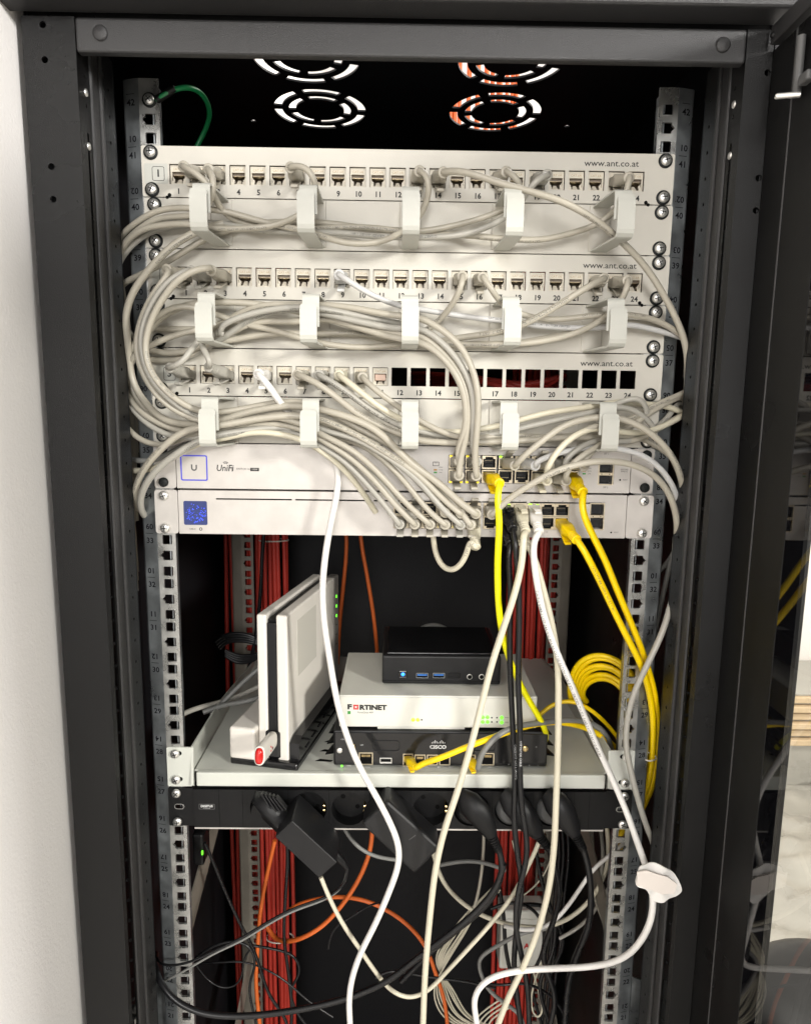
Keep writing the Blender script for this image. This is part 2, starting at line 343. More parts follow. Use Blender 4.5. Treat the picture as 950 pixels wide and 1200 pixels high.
# ------------------------------------------------------------------ mounting rails
def hole_poly(cx, cz, notch, side):
    h = 4.75; r = 1.1
    pts = rrect(cx-h, cx+h, cz-h, cz+h, r, 3)
    if notch:                                   # the middle hole of each unit has a pointed notch on its outer side
        if side > 0: pts = [p for p in pts]; pts = pts[:0] + [(cx+h, cz-2.4+0), (cx+h+2.6, cz), (cx+h, cz+2.4)] + [q for q in pts if not (abs(q[0]-(cx+h)) < 0.01 and abs(q[1]-cz) < 2.4)]
        else:
            k = [i for i, q in enumerate(pts) if abs(q[0]-(cx-h)) < 0.01 and q[1] > cz][-1]
            pts = pts[:k+1] + [(cx-h, cz+2.4), (cx-h-2.6, cz), (cx-h, cz-2.4)] + pts[k+1:]
    return pts
def rail(side, Y, rear=False, z0u=12, z1u=42):
    sgn = -1 if side == 'L' else 1
    cx = sgn * 232.5; mb = MB()
    xi, xo = cx - sgn*8.2, cx + sgn*9.5
    a, b = sorted((xi, xo))
    for u in range(z0u, z1u+1):
        z = (u-1)*U; hs = [hole_poly(cx, z + h, h == 22.225, sgn) for h in (6.35, 22.225, 38.1)]
        mb.prism([(a, z), (b, z), (b, z+U), (a, z+U)], Y, Y+2.0, 'y', hs)
        if not rear:
            for h_, hp in zip((6.35, 22.225, 38.1), hs):      # raised pressed rim round each square hole
                c_ = Vector((cx, z+h_)); big = []
                for q_ in hp:
                    v_ = Vector(q_) - c_; big.append(tuple(c_ + v_ * 1.13))
                mb.prism(big, Y-0.45, Y-0.01, 'y', [hp])
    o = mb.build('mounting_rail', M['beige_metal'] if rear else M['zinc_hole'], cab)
    z0, z1 = (z0u-1)*U, z1u*U + (12 if not rear else 0)
    # number strip: bent slightly back, then a return flange
    m2 = MB()
    x1, x2 = xo, cx + sgn*25.5
    prof = [(x1, Y), (x1 + sgn*1.5, Y + 0.3), (x2 - sgn*2, Y+3.6), (x2, Y+6), (x2 + sgn*0.5, Y+34)]
    th = [(x, y+1.6) if i < 3 else (x - sgn*1.6, y) for i, (x, y) in enumerate(prof)]
    n = len(prof); vs = [(x, y, z0) for x, y in prof] + [(x, y, z1) for x, y in prof] + [(x, y, z0) for x, y in th] + [(x, y, z1) for x, y in th]
    fs = [(i, i+1, n+i+1, n+i) for i in range(n-1)] + [(2*n+i, 3*n+i, 3*n+i+1, 2*n+i+1) for i in range(n-1)]
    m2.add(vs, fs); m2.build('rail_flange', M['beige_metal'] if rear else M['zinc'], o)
    if not rear:                                # inner bent edge with a bright lip, seen through the holes
        m3 = MB(); m3.box(*sorted((cx - sgn*2.4, cx - sgn*1.2)), Y+3.2, Y+24, z0, z1); m3.build('rail_lip', M['zinc'], o)
        MB().box(a, b, Y, Y+2.0, z1u*U, z1).build('rail_end', M['zinc_hole'], o)
        for u in range(20, z1u+1):
            zt = u*U; ang = math.atan2(3.3, 14) * (1 if side == 'R' else -1)
            def tm(x, z, r=0):
                yy = Y + 0.3 + (abs(x) - abs(x1) - 1.5) / (abs(x2) - abs(x1) - 3.5) * 3.3 - 0.25
                return Matrix.Translation(Vector((x, yy, z))) @ Matrix.Rotation(ang, 4, 'Z') @ Matrix.Rotation(math.radians(90), 4, 'X') @ Matrix.Rotation(math.radians(r), 4, 'Z')
            xt = cx + sgn*17.5
            text(str(u), 7.6, None, M['rail_print'], o, 'unit_numbers', bold=0.16, Tm=tm(xt, zt-8) @ Matrix.Diagonal((1.05, 1, 1, 1)))
            text('%02d' % (43-u), 7.6, None, M['rail_print'], o, 'unit_numbers', bold=0.16, Tm=tm(xt, zt-U+6.5, 180) @ Matrix.Diagonal((1.05, 1, 1, 1)))
            text('_', 16, None, M['rail_print'], o, 'unit_numbers', Tm=tm(xt - 0.5, zt+3.2) @ Matrix.Diagonal((1.0, 0.6, 1, 1)))
    return o
rl = rail('L', 0); rr = rail('R', 0)
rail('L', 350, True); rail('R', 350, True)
# depth braces between front and rear rails
for sg in (-1, 1):
    for z in (1020, 600):
        MB(Matrix.Identity(4)).add(*(lambda x: ([(x, 40, z-30), (x, 40, z+10), (x, 350, z+130), (x, 350, z+90), (x+sg*2, 40, z-30), (x+sg*2, 40, z+10), (x+sg*2, 350, z+130), (x+sg*2, 350, z+90)],
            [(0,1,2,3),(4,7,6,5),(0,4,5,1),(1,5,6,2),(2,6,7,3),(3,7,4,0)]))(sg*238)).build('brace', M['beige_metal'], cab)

# screw with washer, shared mesh, facing -Y, origin on the panel
def screw_meshes():
    w_ = MB().cyl((0,0,0), (0,-1,0), [(0, 6.4), (1.0, 6.4), (1.6, 5.6), (1.6, 4.4)], 22).mesh('washer', M['washer'])
    h_ = MB(); h_.cyl((0,0,0), (0,-1,0), [(1.2, 4.7), (2.6, 4.6), (3.6, 3.6), (4.1, 1.8), (4.15, 0.01)], 20)
    c_ = MB()
    for a in (0.5, 0.5 + math.pi/2):
        c, s_ = math.cos(a), math.sin(a)
        vs = []
        for y in (-4.35, -3.6):
            for p, q in ((-2.6, -0.45), (2.6, -0.45), (2.6, 0.45), (-2.6, 0.45)): vs.append((p*c - q*s_, y, p*s_ + q*c))
        c_.add(vs, [(0,1,2,3),(4,7,6,5),(0,4,5,1),(1,5,6,2),(2,6,7,3),(3,7,4,0)])
    return w_, h_.mesh('screw', M['screw']), c_.mesh('cross_recess', M['washer'])
SW, SH, SC = screw_meshes()
hb = SH.copy(); hb.materials[0] = M['washer']
def screw(x, y, z, parent, washer=True, black=False):
    o = link('screw', hb if black else SH, parent, (x, y, z)); o.rotation_euler = (0, random.uniform(0, 3), 0)
    link('cross_recess', SC, o, (x, y, z))
    if washer: link('washer', SW, o, (x, y, z))
    return o

# ------------------------------------------------------------------ plugs
def sup(w_, h_, y, n=16, e=4.0, dz=0):
    pts = []
    for i in range(n):
        a = 2*math.pi*i/n; c, s_ = math.cos(a), math.sin(a)
        pts.append((w_*math.copysign(abs(c)**(2/e), c), y, dz + h_*math.copysign(abs(s_)**(2/e), s_)))
    return pts
PLUG = {}
def plug_mesh(key, m, ribs=True, big=False):
    if key in PLUG: return PLUG[key]
    mb = MB()
    secs = [sup(5.6, 4.0, 4, e=10), sup(5.6, 4.0, -8, e=10), sup(6.3, 5.2, -8.5, e=6), sup(6.3, 5.2, -15, e=5), sup(5.6, 4.9, -21, e=3), sup(4.6, 4.5, -25, e=2.2)]
    y = -25
    for k in range(3):
        secs += [sup(4.7, 4.6, y-0.4, e=2.1), sup(4.7, 4.6, y-2.0, e=2.1), sup(4.0, 3.9, y-2.4, e=2), sup(4.0, 3.9, y-3.2, e=2)]; y -= 3.4
    secs += [sup(4.9, 4.9, y, e=2), sup(4.9, 4.9, y-1.6, e=2), sup(4.1, 4.1, y-2.0, e=2), sup(3.0, 3.0, y-2.1, e=2)]
    mb.sweep(secs)
    for v in mb.v: v.y *= 0.86
    me = mb.mesh('plug', m)
    t = MB(); t.add([(-3.3,-2,-4.5),(3.3,-2,-4.5),(3.3,-15,-10.2),(-3.3,-15,-10.2),(-3.3,-2,-5.8),(3.3,-2,-5.8),(3.3,-15.5,-12.0),(-3.3,-15.5,-12.0)],
                    [(0,1,2,3),(4,7,6,5),(0,4,5,1),(1,5,6,2),(2,6,7,3),(3,7,4,0)])
    t.rbox(-3.2, 3.2, -19, -14.0, -13.0, -10.4, 0.5, 2)
    PLUG[key] = (me, t.mesh('latch_tab', m)); return PLUG[key]
PLEN = 31.0

# ------------------------------------------------------------------ cables
def catmull(P, step=4.0):
    Q = [P[0]*2 - P[1]] + P + [P[-1]*2 - P[-2]]; out = []
    for i in range(1, len(Q)-2):
        p0, p1, p2, p3 = Q[i-1:i+3]
        n = max(2, int((p2-p1).length/step))
        d0, d1, d2 = max((p1-p0).length, .01)**.5, max((p2-p1).length, .01)**.5, max((p3-p2).length, .01)**.5
        t1 = ((p1-p0)/d0 - (p2-p0)/(d0+d1) + (p2-p1)/d1)*d1; t2 = ((p2-p1)/d1 - (p3-p1)/(d1+d2) + (p3-p2)/d2)*d1
        for k in range(n):
            t = k/n; a = 2*t**3-3*t**2+1; b = t**3-2*t**2+t; c = -2*t**3+3*t**2; d = t**3-t**2
            out.append(p1*a + t1*b + p2*c + t2*d)
    out.append(P[-1].copy()); return out
def smooth(path, step=3.2, it=14):
    L = [0.0]
    for i in range(1, len(path)): L.append(L[-1] + (path[i]-path[i-1]).length)
    n = max(4, int(L[-1]/step)); out = []; j = 0
    for k in range(n+1):
        s_ = L[-1]*k/n
        while j < len(L)-2 and L[j+1] < s_: j += 1
        out.append(path[j].lerp(path[j+1], min(1, (s_-L[j])/max(L[j+1]-L[j], 1e-6))))
    for _ in range(it):
        out = out[:2] + [out[i]*0.4 + (out[i-1]+out[i+1])*0.3 for i in range(2, len(out)-2)] + out[-2:]
    return out
def tube(mb, path, r, n=9):
    t = (path[1]-path[0]).normalized(); u = t.orthogonal().normalized(); rings = []
    for i, p in enumerate(path):
        tt = (path[min(i+1, len(path)-1)] - path[max(i-1, 0)])
        if tt.length < 1e-6: tt = t
        tt = tt.normalized(); u = (u - tt*u.dot(tt)).normalized(); v = tt.cross(u); t = tt
        rings.append([p + (u*math.cos(2*math.pi*j/n) + v*math.sin(2*math.pi*j/n))*r for j in range(n)])
    mb.sweep(rings)
PR = random.Random(11)
def cable(label, m, r, pts, start=None, end=None, group=None, name='patch_cable', cat='cable', pm=None, prt=None, raw=False, ps_=1.0):
    """pts: (px, py, Y). start / end: ((x,y,z) port position in mm, direction, latch down?)"""
    if not raw and pts[0][1] > 180:
        def tail(p):
            if p[0] > 784 and p[1] < 700: return [(803, p[1]+40, 36), (797, p[1]+110, 56), (789, p[1]+240, 70)]
            if p[0] < 156 and p[1] < 620: return [(140, p[1]+38, 30), (150, p[1]+100, 56), (160, p[1]+230, 70)]
            return []
        if not end: pts = list(pts) + tail(pts[-1])
        if not start: pts = tail(pts[0])[::-1] + list(pts)
    P = [Vector(p) if raw else W(*p) for p in pts]
    ends = []
    for which, e in (('s', start), ('e', end)):
        if not e: continue
        pos, d, down = Vector(e[0]), Vector(e[1]).normalized(), e[2]
        tip = pos + d*(PLEN-1.5)*ps_; nxt = pos + d*((PLEN-1.5)*ps_+5.5)
        if which == 's': P = [tip, nxt] + P
        else: P = P + [nxt, tip]
        ends.append((pos, d, down))
    path = smooth(catmull(P)); mb = MB(); tube(mb, path, r)
    o = mb.build(name, m, None, at=path[0]); tag(o, label, cat, group)
    for pos, d, down in ends:
        key = (pm or m).name
        pmesh, tmesh = plug_mesh(key, pm or m)
        R = Vector((0, -1, 0)).rotation_difference(d)
        po = link('plug', pmesh, o, pos); po.rotation_mode = 'QUATERNION'
        from mathutils import Quaternion
        roll = Quaternion((0, 1, 0), 0 if down else math.pi)
        po.rotation_quaternion = R @ roll; po.scale = (ps_, ps_, ps_)
        link('latch_tab', tmesh, po, pos)
    if not prt and m in (M['grey_cable'], M['grey_cable_b']) and r >= 2.6:
        prt = (PR.choice(['CAT 6 S/FTP 4X2XAWG27/7 LSZH  ISO/IEC 11801', 'PATCH CABLE CAT.6A S/FTP  LSZH', 'S/FTP 250 MHZ ISO/IEC 11801  VERIFIED']), PR.uniform(40, 160), 2.7, 'cable_print')
    if prt:
        body, s0, size, pmn = prt; a00 = PR.uniform(-0.7, 0.7)
        L = [0]
        for i in range(1, len(path)): L.append(L[-1] + (path[i]-path[i-1]).length)
        def T(v, path=path, L=L, r=r, s0=s0):
            s = min(max(s0 + v.x, 0), L[-1]-0.01); i = 0
            while i < len(L)-2 and L[i+1] < s: i += 1
            k = (s-L[i])/max(L[i+1]-L[i], 1e-6); p = path[i].lerp(path[i+1], k)
            tt = (path[min(i+2, len(path)-1)] - path[max(i-1, 0)]).normalized()
            n = Vector(CAM) - p; n = (n - tt*n.dot(tt)).normalized(); b = n.cross(tt)
            a = v.y / r + a00
            return p + (n*math.cos(a) + b*math.sin(a)) * (r + 0.06)
        cu = bpy.data.curves.new('t', 'FONT'); cu.body = body; cu.size = size; cu.align_x = 'LEFT'; cu.align_y = 'CENTER'; cu.resolution_u = 1
        to = bpy.data.objects.new('t', cu); COL.objects.link(to); TXT.append((to, T, M[pmn], o, 'jacket_print'))
    return o

# ------------------------------------------------------------------ patch panels
def zU(u): return (u-1)*U
JH = (7.4, 8.6)
def jack_meshes():
    f = MB()
    f.prism([(-7, -8.2), (7, -8.2), (7, 8.2), (-7, 8.2)], 0.9, 2.6, 'y',
            [[(-5.8, 2.9), (-5.8, -5.0), (-3.8, -5.0), (-3.8, -7.0), (3.8, -7.0), (3.8, -5.0), (5.8, -5.0), (5.8, 2.9)]])
    f.box(-7, 7, 0.4, 0.89, 7.0, 8.2)
    f.box(-7, -6.1, 0.4, 0.89, -8.2, 6.9); f.box(6.1, 7, 0.4, 0.89, -8.2, 6.9)
    # latch ramp showing in the lower half of the mouth
    f.add([(-2.6, 2.7, -7.0), (2.6, 2.7, -7.0), (1.4, 6.5, -2.2), (-1.4, 6.5, -2.2), (-2.6, 8, -7.0), (2.6, 8, -7.0)], [(0,1,2,3),(3,2,5,4),(0,3,4),(1,5,2)])
    f.box(-5.7, -3.9, 2.8, 6, -4.9, -2.6); f.box(3.9, 5.7, 2.8, 6, -4.9, -2.6)
    f.add([(-5.7, 3, -2.6), (-4.6, 3, -2.6), (-5.7, 3, -0.6), (-5.7, 6, -2.6), (-4.6, 6, -2.6), (-5.7, 6, -0.6)], [(0,1,2),(5,4,3),(0,2,5,3),(1,4,5,2),(0,3,4,1)])
    f.add([(5.7, 3, -2.6), (4.6, 3, -2.6), (5.7, 3, -0.6), (5.7, 6, -2.6), (4.6, 6, -2.6), (5.7, 6, -0.6)], [(0,1,2),(5,4,3),(0,2,5,3),(1,4,5,2),(0,3,4,1)])
    cav = MB()
    cav.box(-6.2, 6.2, 12, 13, -8.0, 3.8); cav.box(-6.9, -5.9, 2.7, 12, -8.0, 3.8); cav.box(5.9, 6.9, 2.7, 12, -8.0, 3.8)
    cav.box(-5.8, 5.8, 4.2, 9, 0.6, 2.95)
    cav.box(-5.8, 5.8, 2.7, 12, 3.0, 3.8); cav.box(-5.8, 5.8, 2.7, 12, -8.1, -7.1)
    g = MB()
    for i in range(8):
        x = -4.4 + i*1.26
        g.add([(x-.32, 4.0, 0.5), (x+.32, 4.0, 0.5), (x+.32, 10.5, -2.6), (x-.32, 10.5, -2.6), (x-.32, 4.0, 0.8), (x+.32, 4.0, 0.8), (x+.32, 10.5, -2.3), (x-.32, 10.5, -2.3)],
              [(0,1,2,3),(4,7,6,5),(0,4,5,1),(1,5,6,2),(2,6,7,3),(3,7,4,0)])
    return f.mesh('jack', M['jack']), cav.mesh('socket', M['jackcav']), g.mesh('contacts', M['gold'])
JM, JC, JG = jack_meshes()
cu = bpy.data.curves.new('t', 'FONT'); cu.body = 'CAT.6A'; cu.size = 2.9; cu.align_x = 'CENTER'; cu.align_y = 'CENTER'; cu.resolution_u = 1
to = bpy.data.objects.new('t', cu); COL.objects.link(to)
me0 = bpy.data.meshes.new_from_object(to.evaluated_get(bpy.context.evaluated_depsgraph_get()))
tmpm = MB().add([(v.co.x*1.05, 0.8, v.co.y + 5.0) for v in me0.vertices], [tuple(p.vertices) for p in me0.polygons])
JT = tmpm.mesh('lettering', M['tan_print']); bpy.data.objects.remove(to)
M['pink_insert'] = mat('pinkish_dust_plug', (0.60, 0.42, 0.33), 0.45)
def jack(x, z, parent, stuffed=False):
    o = link('jack', JM, parent, (x, 0, z))
    link('socket', JC, o, (x, 0, z)); link('contacts', JG, o, (x, 0, z)); link('lettering', JT, o, (x, 0, z))
    return o
def faceplate(u, dx, m, holes, x0=-241.3, x1=241.3, y=-2.2, notches=True, ears=True):
    z0, z1 = zU(u) + 0.5, zU(u) + U - 0.5
    pts = rrect(x0+dx, x1+dx, z0, z1, 1.6, 3)
    hs = [rrect(a, b, c, d, 0.3, 2) for a, b, c, d in holes]
    mb = MB().prism(pts, y, y+1.6, 'y', hs)
    mb.box(x0+dx+22, x1+dx-22, y+1.7, y+14, z0+0.1, z0+1.2); mb.box(x0+dx+22, x1+dx-22, y+1.7, y+14, z1-1.2, z1-0.1)   # folded lips
    return mb, z0, z1
def panel(u, dx, xj, cols, jacks, number, boxlab, web, hx):
    t = empty('patch_panel', (0, 0, zU(u)), None, None)
    zc = zU(u) + 20.2
    mb, z0, z1 = faceplate(u, dx, M['cream'], [(x-JH[0], x+JH[0], zc-JH[1], zc+JH[1]) for x in xj], y=-2.2)
    mb.build('faceplate', M['cream'], t)
    for i, x in enumerate(xj):
        if i < jacks:
            jj = jack(x, zc, t)
            if number == 3 and i == 10:
                dm = MB().rbox(x-5.2, x+5.2, 0.2, 4, zc-3.6, zc+2.2, 0.6, 2); dm.box(x-4.6, x+4.6, -0.1, 0.3, zc-1.2, zc-0.6); dm.build('dust_plug', M['pink_insert'], jj)
        text(str(i+1), 6.6, (x + 0.6, -2.35, zU(u) + 5.2), M['print'], t, 'port_numbers', bold=0.2)
    text('www.ant.co.at', 7.6, (web, -2.35, zU(u) + 35.0), M['print'], t, 'web_address', align='RIGHT', xs=1.12, bold=0.05)
    # number sticker
    text(str(number), 8.5, (boxlab, -2.6, zc), M['print'], t, 'panel_number', bold=0.25)
    MB().prism(rrect(boxlab-12.5, boxlab+8.5, zc-8.6, zc+8.6, 0.6, 2), -2.42, -2.25, 'y').build('number_sticker', M['ring'], t)
    MB().prism(rrect(boxlab-5.6, boxlab+5.6, zc-6.2, zc+6.2, 1.8, 4), -2.5, -2.43, 'y', [rrect(boxlab-5.15, boxlab+5.15, zc-5.75, zc+5.75, 1.4, 4)]).build('sticker_frame', M['print'], t)
    MB().box(-222+dx, 222+dx, 30, 32, z0+2, z0+9).build('cable_bar', M['cream'], t)
    # keyhole notches
    for sx in (-1, 1):
        xx = sx*217
        MB().cyl((xx, -2.5, z0+1.5), (0, -1, 0), [(0, 1.7), (0.1, 1.7)], 10).cyl((xx+sx*2.2, -2.5, z0-0.5), (0, -1, 0), [(0, 1.5), (0.1, 1.5)], 10).build('slot_mark', M['dark'], t)
    for sx in (-1, 1):
        for h in (6.35, 38.1): screw(sx*232.5 + hx[0 if sx < 0 else 1], -2.3, zU(u)+h, t)
    return t
xj1 = [-209.3 + 18.1*i for i in range(24)]
xj2 = [-205.6 + 18.12*i for i in range(24)]
xj3 = [-205.5 + 18.08*i for i in range(24)]
p1 = panel(41, 0, xj1, 24, 24, 1, -226.5, 208.5, (0, 0))
tag(p1, 'topmost cream patch panel, numbered 1, with 24 ivory sockets', 'patch panel', 'cream patch panels')
p2 = panel(39, 1.5, xj2, 24, 24, 2, -223.5, 212, (1, 0))
tag(p2, 'middle cream patch panel between the first and second rows of cable rings', 'patch panel', 'cream patch panels')
p3 = panel(37, 1.5, xj3, 24, 11, 3, -223.3, 214, (1, 0))
tag(p3, 'lowest cream patch panel, numbered 3, with empty square openings 12 to 24', 'patch panel', 'cream patch panels')

# ------------------------------------------------------------------ ring panels
def ring(parent, xb, xf, zb0, zb1, zf):
    """upper hook behind, lower hook in front, both 14.5 mm wide"""
    h = 7.3; t = 1.7; o = None
    def strip(path, yo, hw=h, top_round=False):
        mb = MB(); n = len(path)
        # path in (x, y, z); thickness inwards along normal in yz plane
        P = [Vector(p) for p in path]; nor = []
        for i in range(n):
            d = (P[min(i+1, n-1)] - P[max(i-1, 0)]); d.x = 0; d.normalize(); nor.append(Vector((0, -d.z, d.y)))
        vs = []
        for p, q in zip(P, nor):
            e = q * t
            vs += [(p.x-hw, p.y, p.z), (p.x+hw, p.y, p.z), (p.x+hw, p.y+e.y, p.z+e.z), (p.x-hw, p.y+e.y, p.z+e.z)]
        fs = [(0,1,2,3), (4*n-4, 4*n-1, 4*n-2, 4*n-3)]
        for i in range(n-1):
            for j in range(4): fs.append((4*i+j, 4*i+(j+1)%4, 4*i+4+(j+1)%4, 4*i+4+j))
        mb.add(vs, fs); return mb
    def bend(y0, z0, y1, z1, cy, cz, n=4):
        return [(y0 + (y1-y0)*0, z0)]
    yf = -54.5; r = 4
    def lx(y): return xb + (xf-xb) * min(1, max(0, (y+2)/(yf+2)))
    up = [(-2.4, zb1), (yf+r, zb1)] + [(yf + r - r*math.sin(a), zb1 - r + r*math.cos(a)) for a in (0.5, 1.05, 1.57)] + [(yf, zf-6)]
    a = strip([(lx(y), y, z) for y, z in up], 0)
    a.build('upper_hook', M['ring'], parent)
    yg = yf - 3.2
    lo = [(-2.4, zb0), (yg+r+1, zb0)] + [(yg + r+1 - (r+1)*math.sin(q), zb0 + r+1 - (r+1)*math.cos(q)) for q in (0.5, 1.05, 1.57)] + [(yg, zf+8)]
    lo2 = [(lx(y)+1.6*min(1, -y/50)*(1 if xf > 20 else -1 if xf < -20 else 0.3), y, z) for y, z in lo]
    b = strip(lo2, 0)
    # rounded tip
    x = lo2[-1][0]
    b.prism([(x-h, zf+8.01), (x+h, zf+8.01)] + [(x + (h-2.6) + 2.6*math.cos(q), zf+10 + 2.6*math.sin(q)) for q in (0, .5, 1.05, 1.57)] + [(x - (h-2.6) - 2.6*math.sin(q), zf+10 + 2.6*math.cos(q)) for q in (0, .5, 1.05, 1.57)], yg-0.0, yg+1.7, 'y')
    b.build('lower_hook', M['ring'], parent)
    pl = MB().rbox(xb-9.5, xb+9.5, -3.6, -2.3, zb0-1.0, zb1+1.0, 0.5, 1); pl.build('ring_base', M['cream'], parent)
def ring_panel(u, dx, rings, hx, zt, zb, zf):
    t = empty('cable_ring_panel', (0, 0, zU(u)), None, None)
    mb, z0, z1 = faceplate(u, dx, M['cream'], [])
    mb.build('faceplate', M['cream'], t)
    for pf, k in rings:
        p = W(pf, (W and 0) or 260, -55); xf = W(pf, {40: 250, 38: 380, 36: 500}[u], -56).x
        ring(t, xf + k, xf, zU(u)+zb, zU(u)+zt, zU(u)+zf)
    for sx in (-1, 1):
        for h in (6.35, 38.1): screw(sx*232.5 + hx[0 if sx < 0 else 1], -2.3, zU(u)+h, t)
    return t
r40 = ring_panel(40, 1, [(236, 3.5), (361, 0), (481, 0), (600.5, -1), (730, -5)], (1.5, -0.5), 42.5, 4.0, 24)
tag(r40, 'cream panel with five cable rings, topmost, directly under patch panel 1', 'cable ring panel', 'cream cable ring panels')
r38 = ring_panel(38, 1, [(242, 3), (364, 1.5), (480, 0), (598, -2), (721, -6)], (1, 0), 43.0, 2.5, 21)
tag(r38, 'cream panel with five cable rings between patch panels 2 and 3', 'cable ring panel', 'cream cable ring panels')
r36 = ring_panel(36, 1, [(246, 3), (364, 0), (480, 0), (595.5, -1), (712, -3)], (1, 0), 43.0, 1.0, 20)
tag(r36, 'cream panel with five cable rings just above the two silver switches', 'cable ring panel', 'cream cable ring panels')

# ------------------------------------------------------------------ switches
def port_meshes():
    rim = MB().prism(rrect(-6.9, 6.9, -6.3, 6.3, 0.3, 2), -0.9, 0.0, 'y', [[(-5.9, 5.1), (-5.9, -3.4), (-3.8, -3.4), (-3.8, -5.3), (3.8, -5.3), (3.8, -3.4), (5.9, -3.4), (5.9, 5.1)]])
    cav = MB(); cav.box(-6.6, 6.6, 9, 10, -6.2, 6.2); cav.box(-6.8, -5.95, 0.1, 9, -6.2, 6.2); cav.box(5.95, 6.8, 0.1, 9, -6.2, 6.2); cav.box(-5.9, 5.9, 0.1, 9, 5.2, 6.2); cav.box(-5.9, 5.9, 0.1, 9, -6.2, -5.3)
    cav.box(-4.6, 4.6, 1.6, 8, 1.6, 5.1); cav.box(-4.6, 4.6, 3.5, 8.9, -2.6, 1.2)
    g = MB()
    for i in range(8): x = -3.6 + i*1.03; g.box(x-.2, x+.2, 3.2, 6, -1.6, -1.1)
    return rim.mesh('port', M['port_metal']), cav.mesh('port_cavity', M['black_plastic']), g.mesh('contacts', M['gold'])
PM, PC, PG = port_meshes()
def port(x, z, parent, flip, y=-2.6):
    o = link('port', PM, parent, (x, y, z)); c = link('port_cavity', PC, o, (x, y, z)); g = link('contacts', PG, o, (x, y, z))
    if flip: o.rotation_euler = (0, math.pi, 0)
    return o
def led(x, y, z, parent, m, w_=1.0, h_=0.8, name='status_led'):
    return MB().rbox(x-w_, x+w_, y-0.35, y, z-h_, z+h_, 0.15, 1).build(name, m, parent)
YS = -3.2
s1 = empty('network_switch', (0, 0, zU(35)), 'upper silver switch with a square blue light outline and two yellow cables', 'network switch', 'silver rack switches')
z0, z1 = zU(35)+0.6, zU(35)+U-0.6
X1a, X1b = W(207, 550, YS).x, W(738, 556, YS).x
sx = [49.1 + 15.95*i for i in range(8)]; su, sl = W(588, 542, YS).z, W(588, 558.5, YS).z
holes = [rrect(sx[0]-7.6, sx[7]+7.6, sl-6.9, su+6.9, 0.5, 2), rrect(W(702, 555, YS).x, W(719, 555, YS).x, W(710, 568, YS).z, W(710, 543, YS).z, 0.5, 2)]
MB().prism(rrect(X1a, X1b, z0, z1, 0.6, 2), YS, YS+1.4, 'y', holes).build('front_panel', M['silver'], s1)
MB().box(X1a+0.4, X1b-0.4, YS+12.5, 200, z0+0.3, z1-0.3).build('chassis', M['silver'], s1)
b_ = MB().box(X1a+.4, X1b-.4, YS+1.41, YS+12.4, z1-1.4, z1-0.3); b_.box(X1a+.4, X1b-.4, YS+1.41, YS+12.4, z0+0.3, z0+1.4); b_.build('case_lip', M['silver'], s1)
for c_, (xa, xb) in enumerate(((-241.5, X1a-0.8), (X1b+0.8, 240.5))):
    MB().prism(rrect(xa, xb, z0, z1, 2.2, 4), YS+0.5, YS+2.6, 'y').build('rack_ear', M['silver'], s1)
for i, x in enumerate(sx):
    port(x, su, s1, True, YS+0.6); port(x, sl, s1, False, YS+0.6)
for i, x in enumerate(sx):
    if i in (0, 1, 3): led(x-5.2, YS-0.4, su+5.6, s1, M['led_yellow' if i < 2 else 'led_lime'], 1.3, 0.9)
    if i in (0, 1, 6, 7): led(x-5.2, YS-0.4, sl-5.8, s1, M['led_yellow'], 1.3, 0.9); led(x+5.2, YS-0.4, sl-5.8, s1, M['led_yellow'], 1.3, 0.9)
for k, xx in enumerate(sx):
    text(str(2*k+1), 1.9, (xx, YS-0.15, su+9.6), M['print'], s1, 'port_numbers'); text(str(2*k+2), 1.9, (xx, YS-0.15, sl-9.6), M['print'], s1, 'port_numbers')
def sfp(px0, px1, py0, py1, parent, Y):
    a, b, c, d = W(px0, py0, Y).x, W(px1, py0, Y).x, W(px0, py1, Y).z, W(px0, py0, Y).z
    m_ = (c+d)/2
    f = MB().box(a, b, Y+9, Y+10, c, d); f.box(a+1, b-1, Y+3, Y+8.9, c+1.5, m_-2.4); f.box(a+1, b-1, Y+3, Y+8.9, m_+2.4, d-1.5); f.build('module_slot', M['gloss_black'], parent)
    g = MB().rbox(a, b, Y+0.2, Y+6, m_-1.5, m_+1.5, 0.3, 1); g.build('slot_divider', M['port_metal'], parent)
    MB().prism(rrect(a-0.9, b+0.9, c-0.9, d+0.9, 0.8, 3), Y-0.5, Y-0.05, 'y', [rrect(a+0.2, b-0.2, c+0.2, d-0.2, 0.4, 3)]).build('slot_rim', M['port_metal'], parent)
    for q in (a+2.8, b-2.8): MB().cyl((q, Y+0.15, m_), (0, -1, 0), [(0, 0.6), (0.1, 0.6)], 10).build('slot_rivet', M['dark'], parent)
sfp(702, 718, 543.5, 567.5, s1, YS)
def onp(px, py, Y=YS): p = W(px, py, Y); return (p.x, Y-0.15, p.z)
text('SFP 1', 2.2, onp(710, 532), M['print'], s1); text('SFP 2', 2.2, onp(709, 571.2), M['print'], s1)
text('RESET', 1.7, onp(732, 562.4), M['print'], s1); text('SFP1/10G\nSFP2/1G', 1.9, onp(731, 551.5), M['print'], s1)
MB().cyl(onp(726, 562.4), (0, -1, 0), [(0, 0.9), (0.1, 0.9)], 12).build('reset_hole', M['dark'], s1)
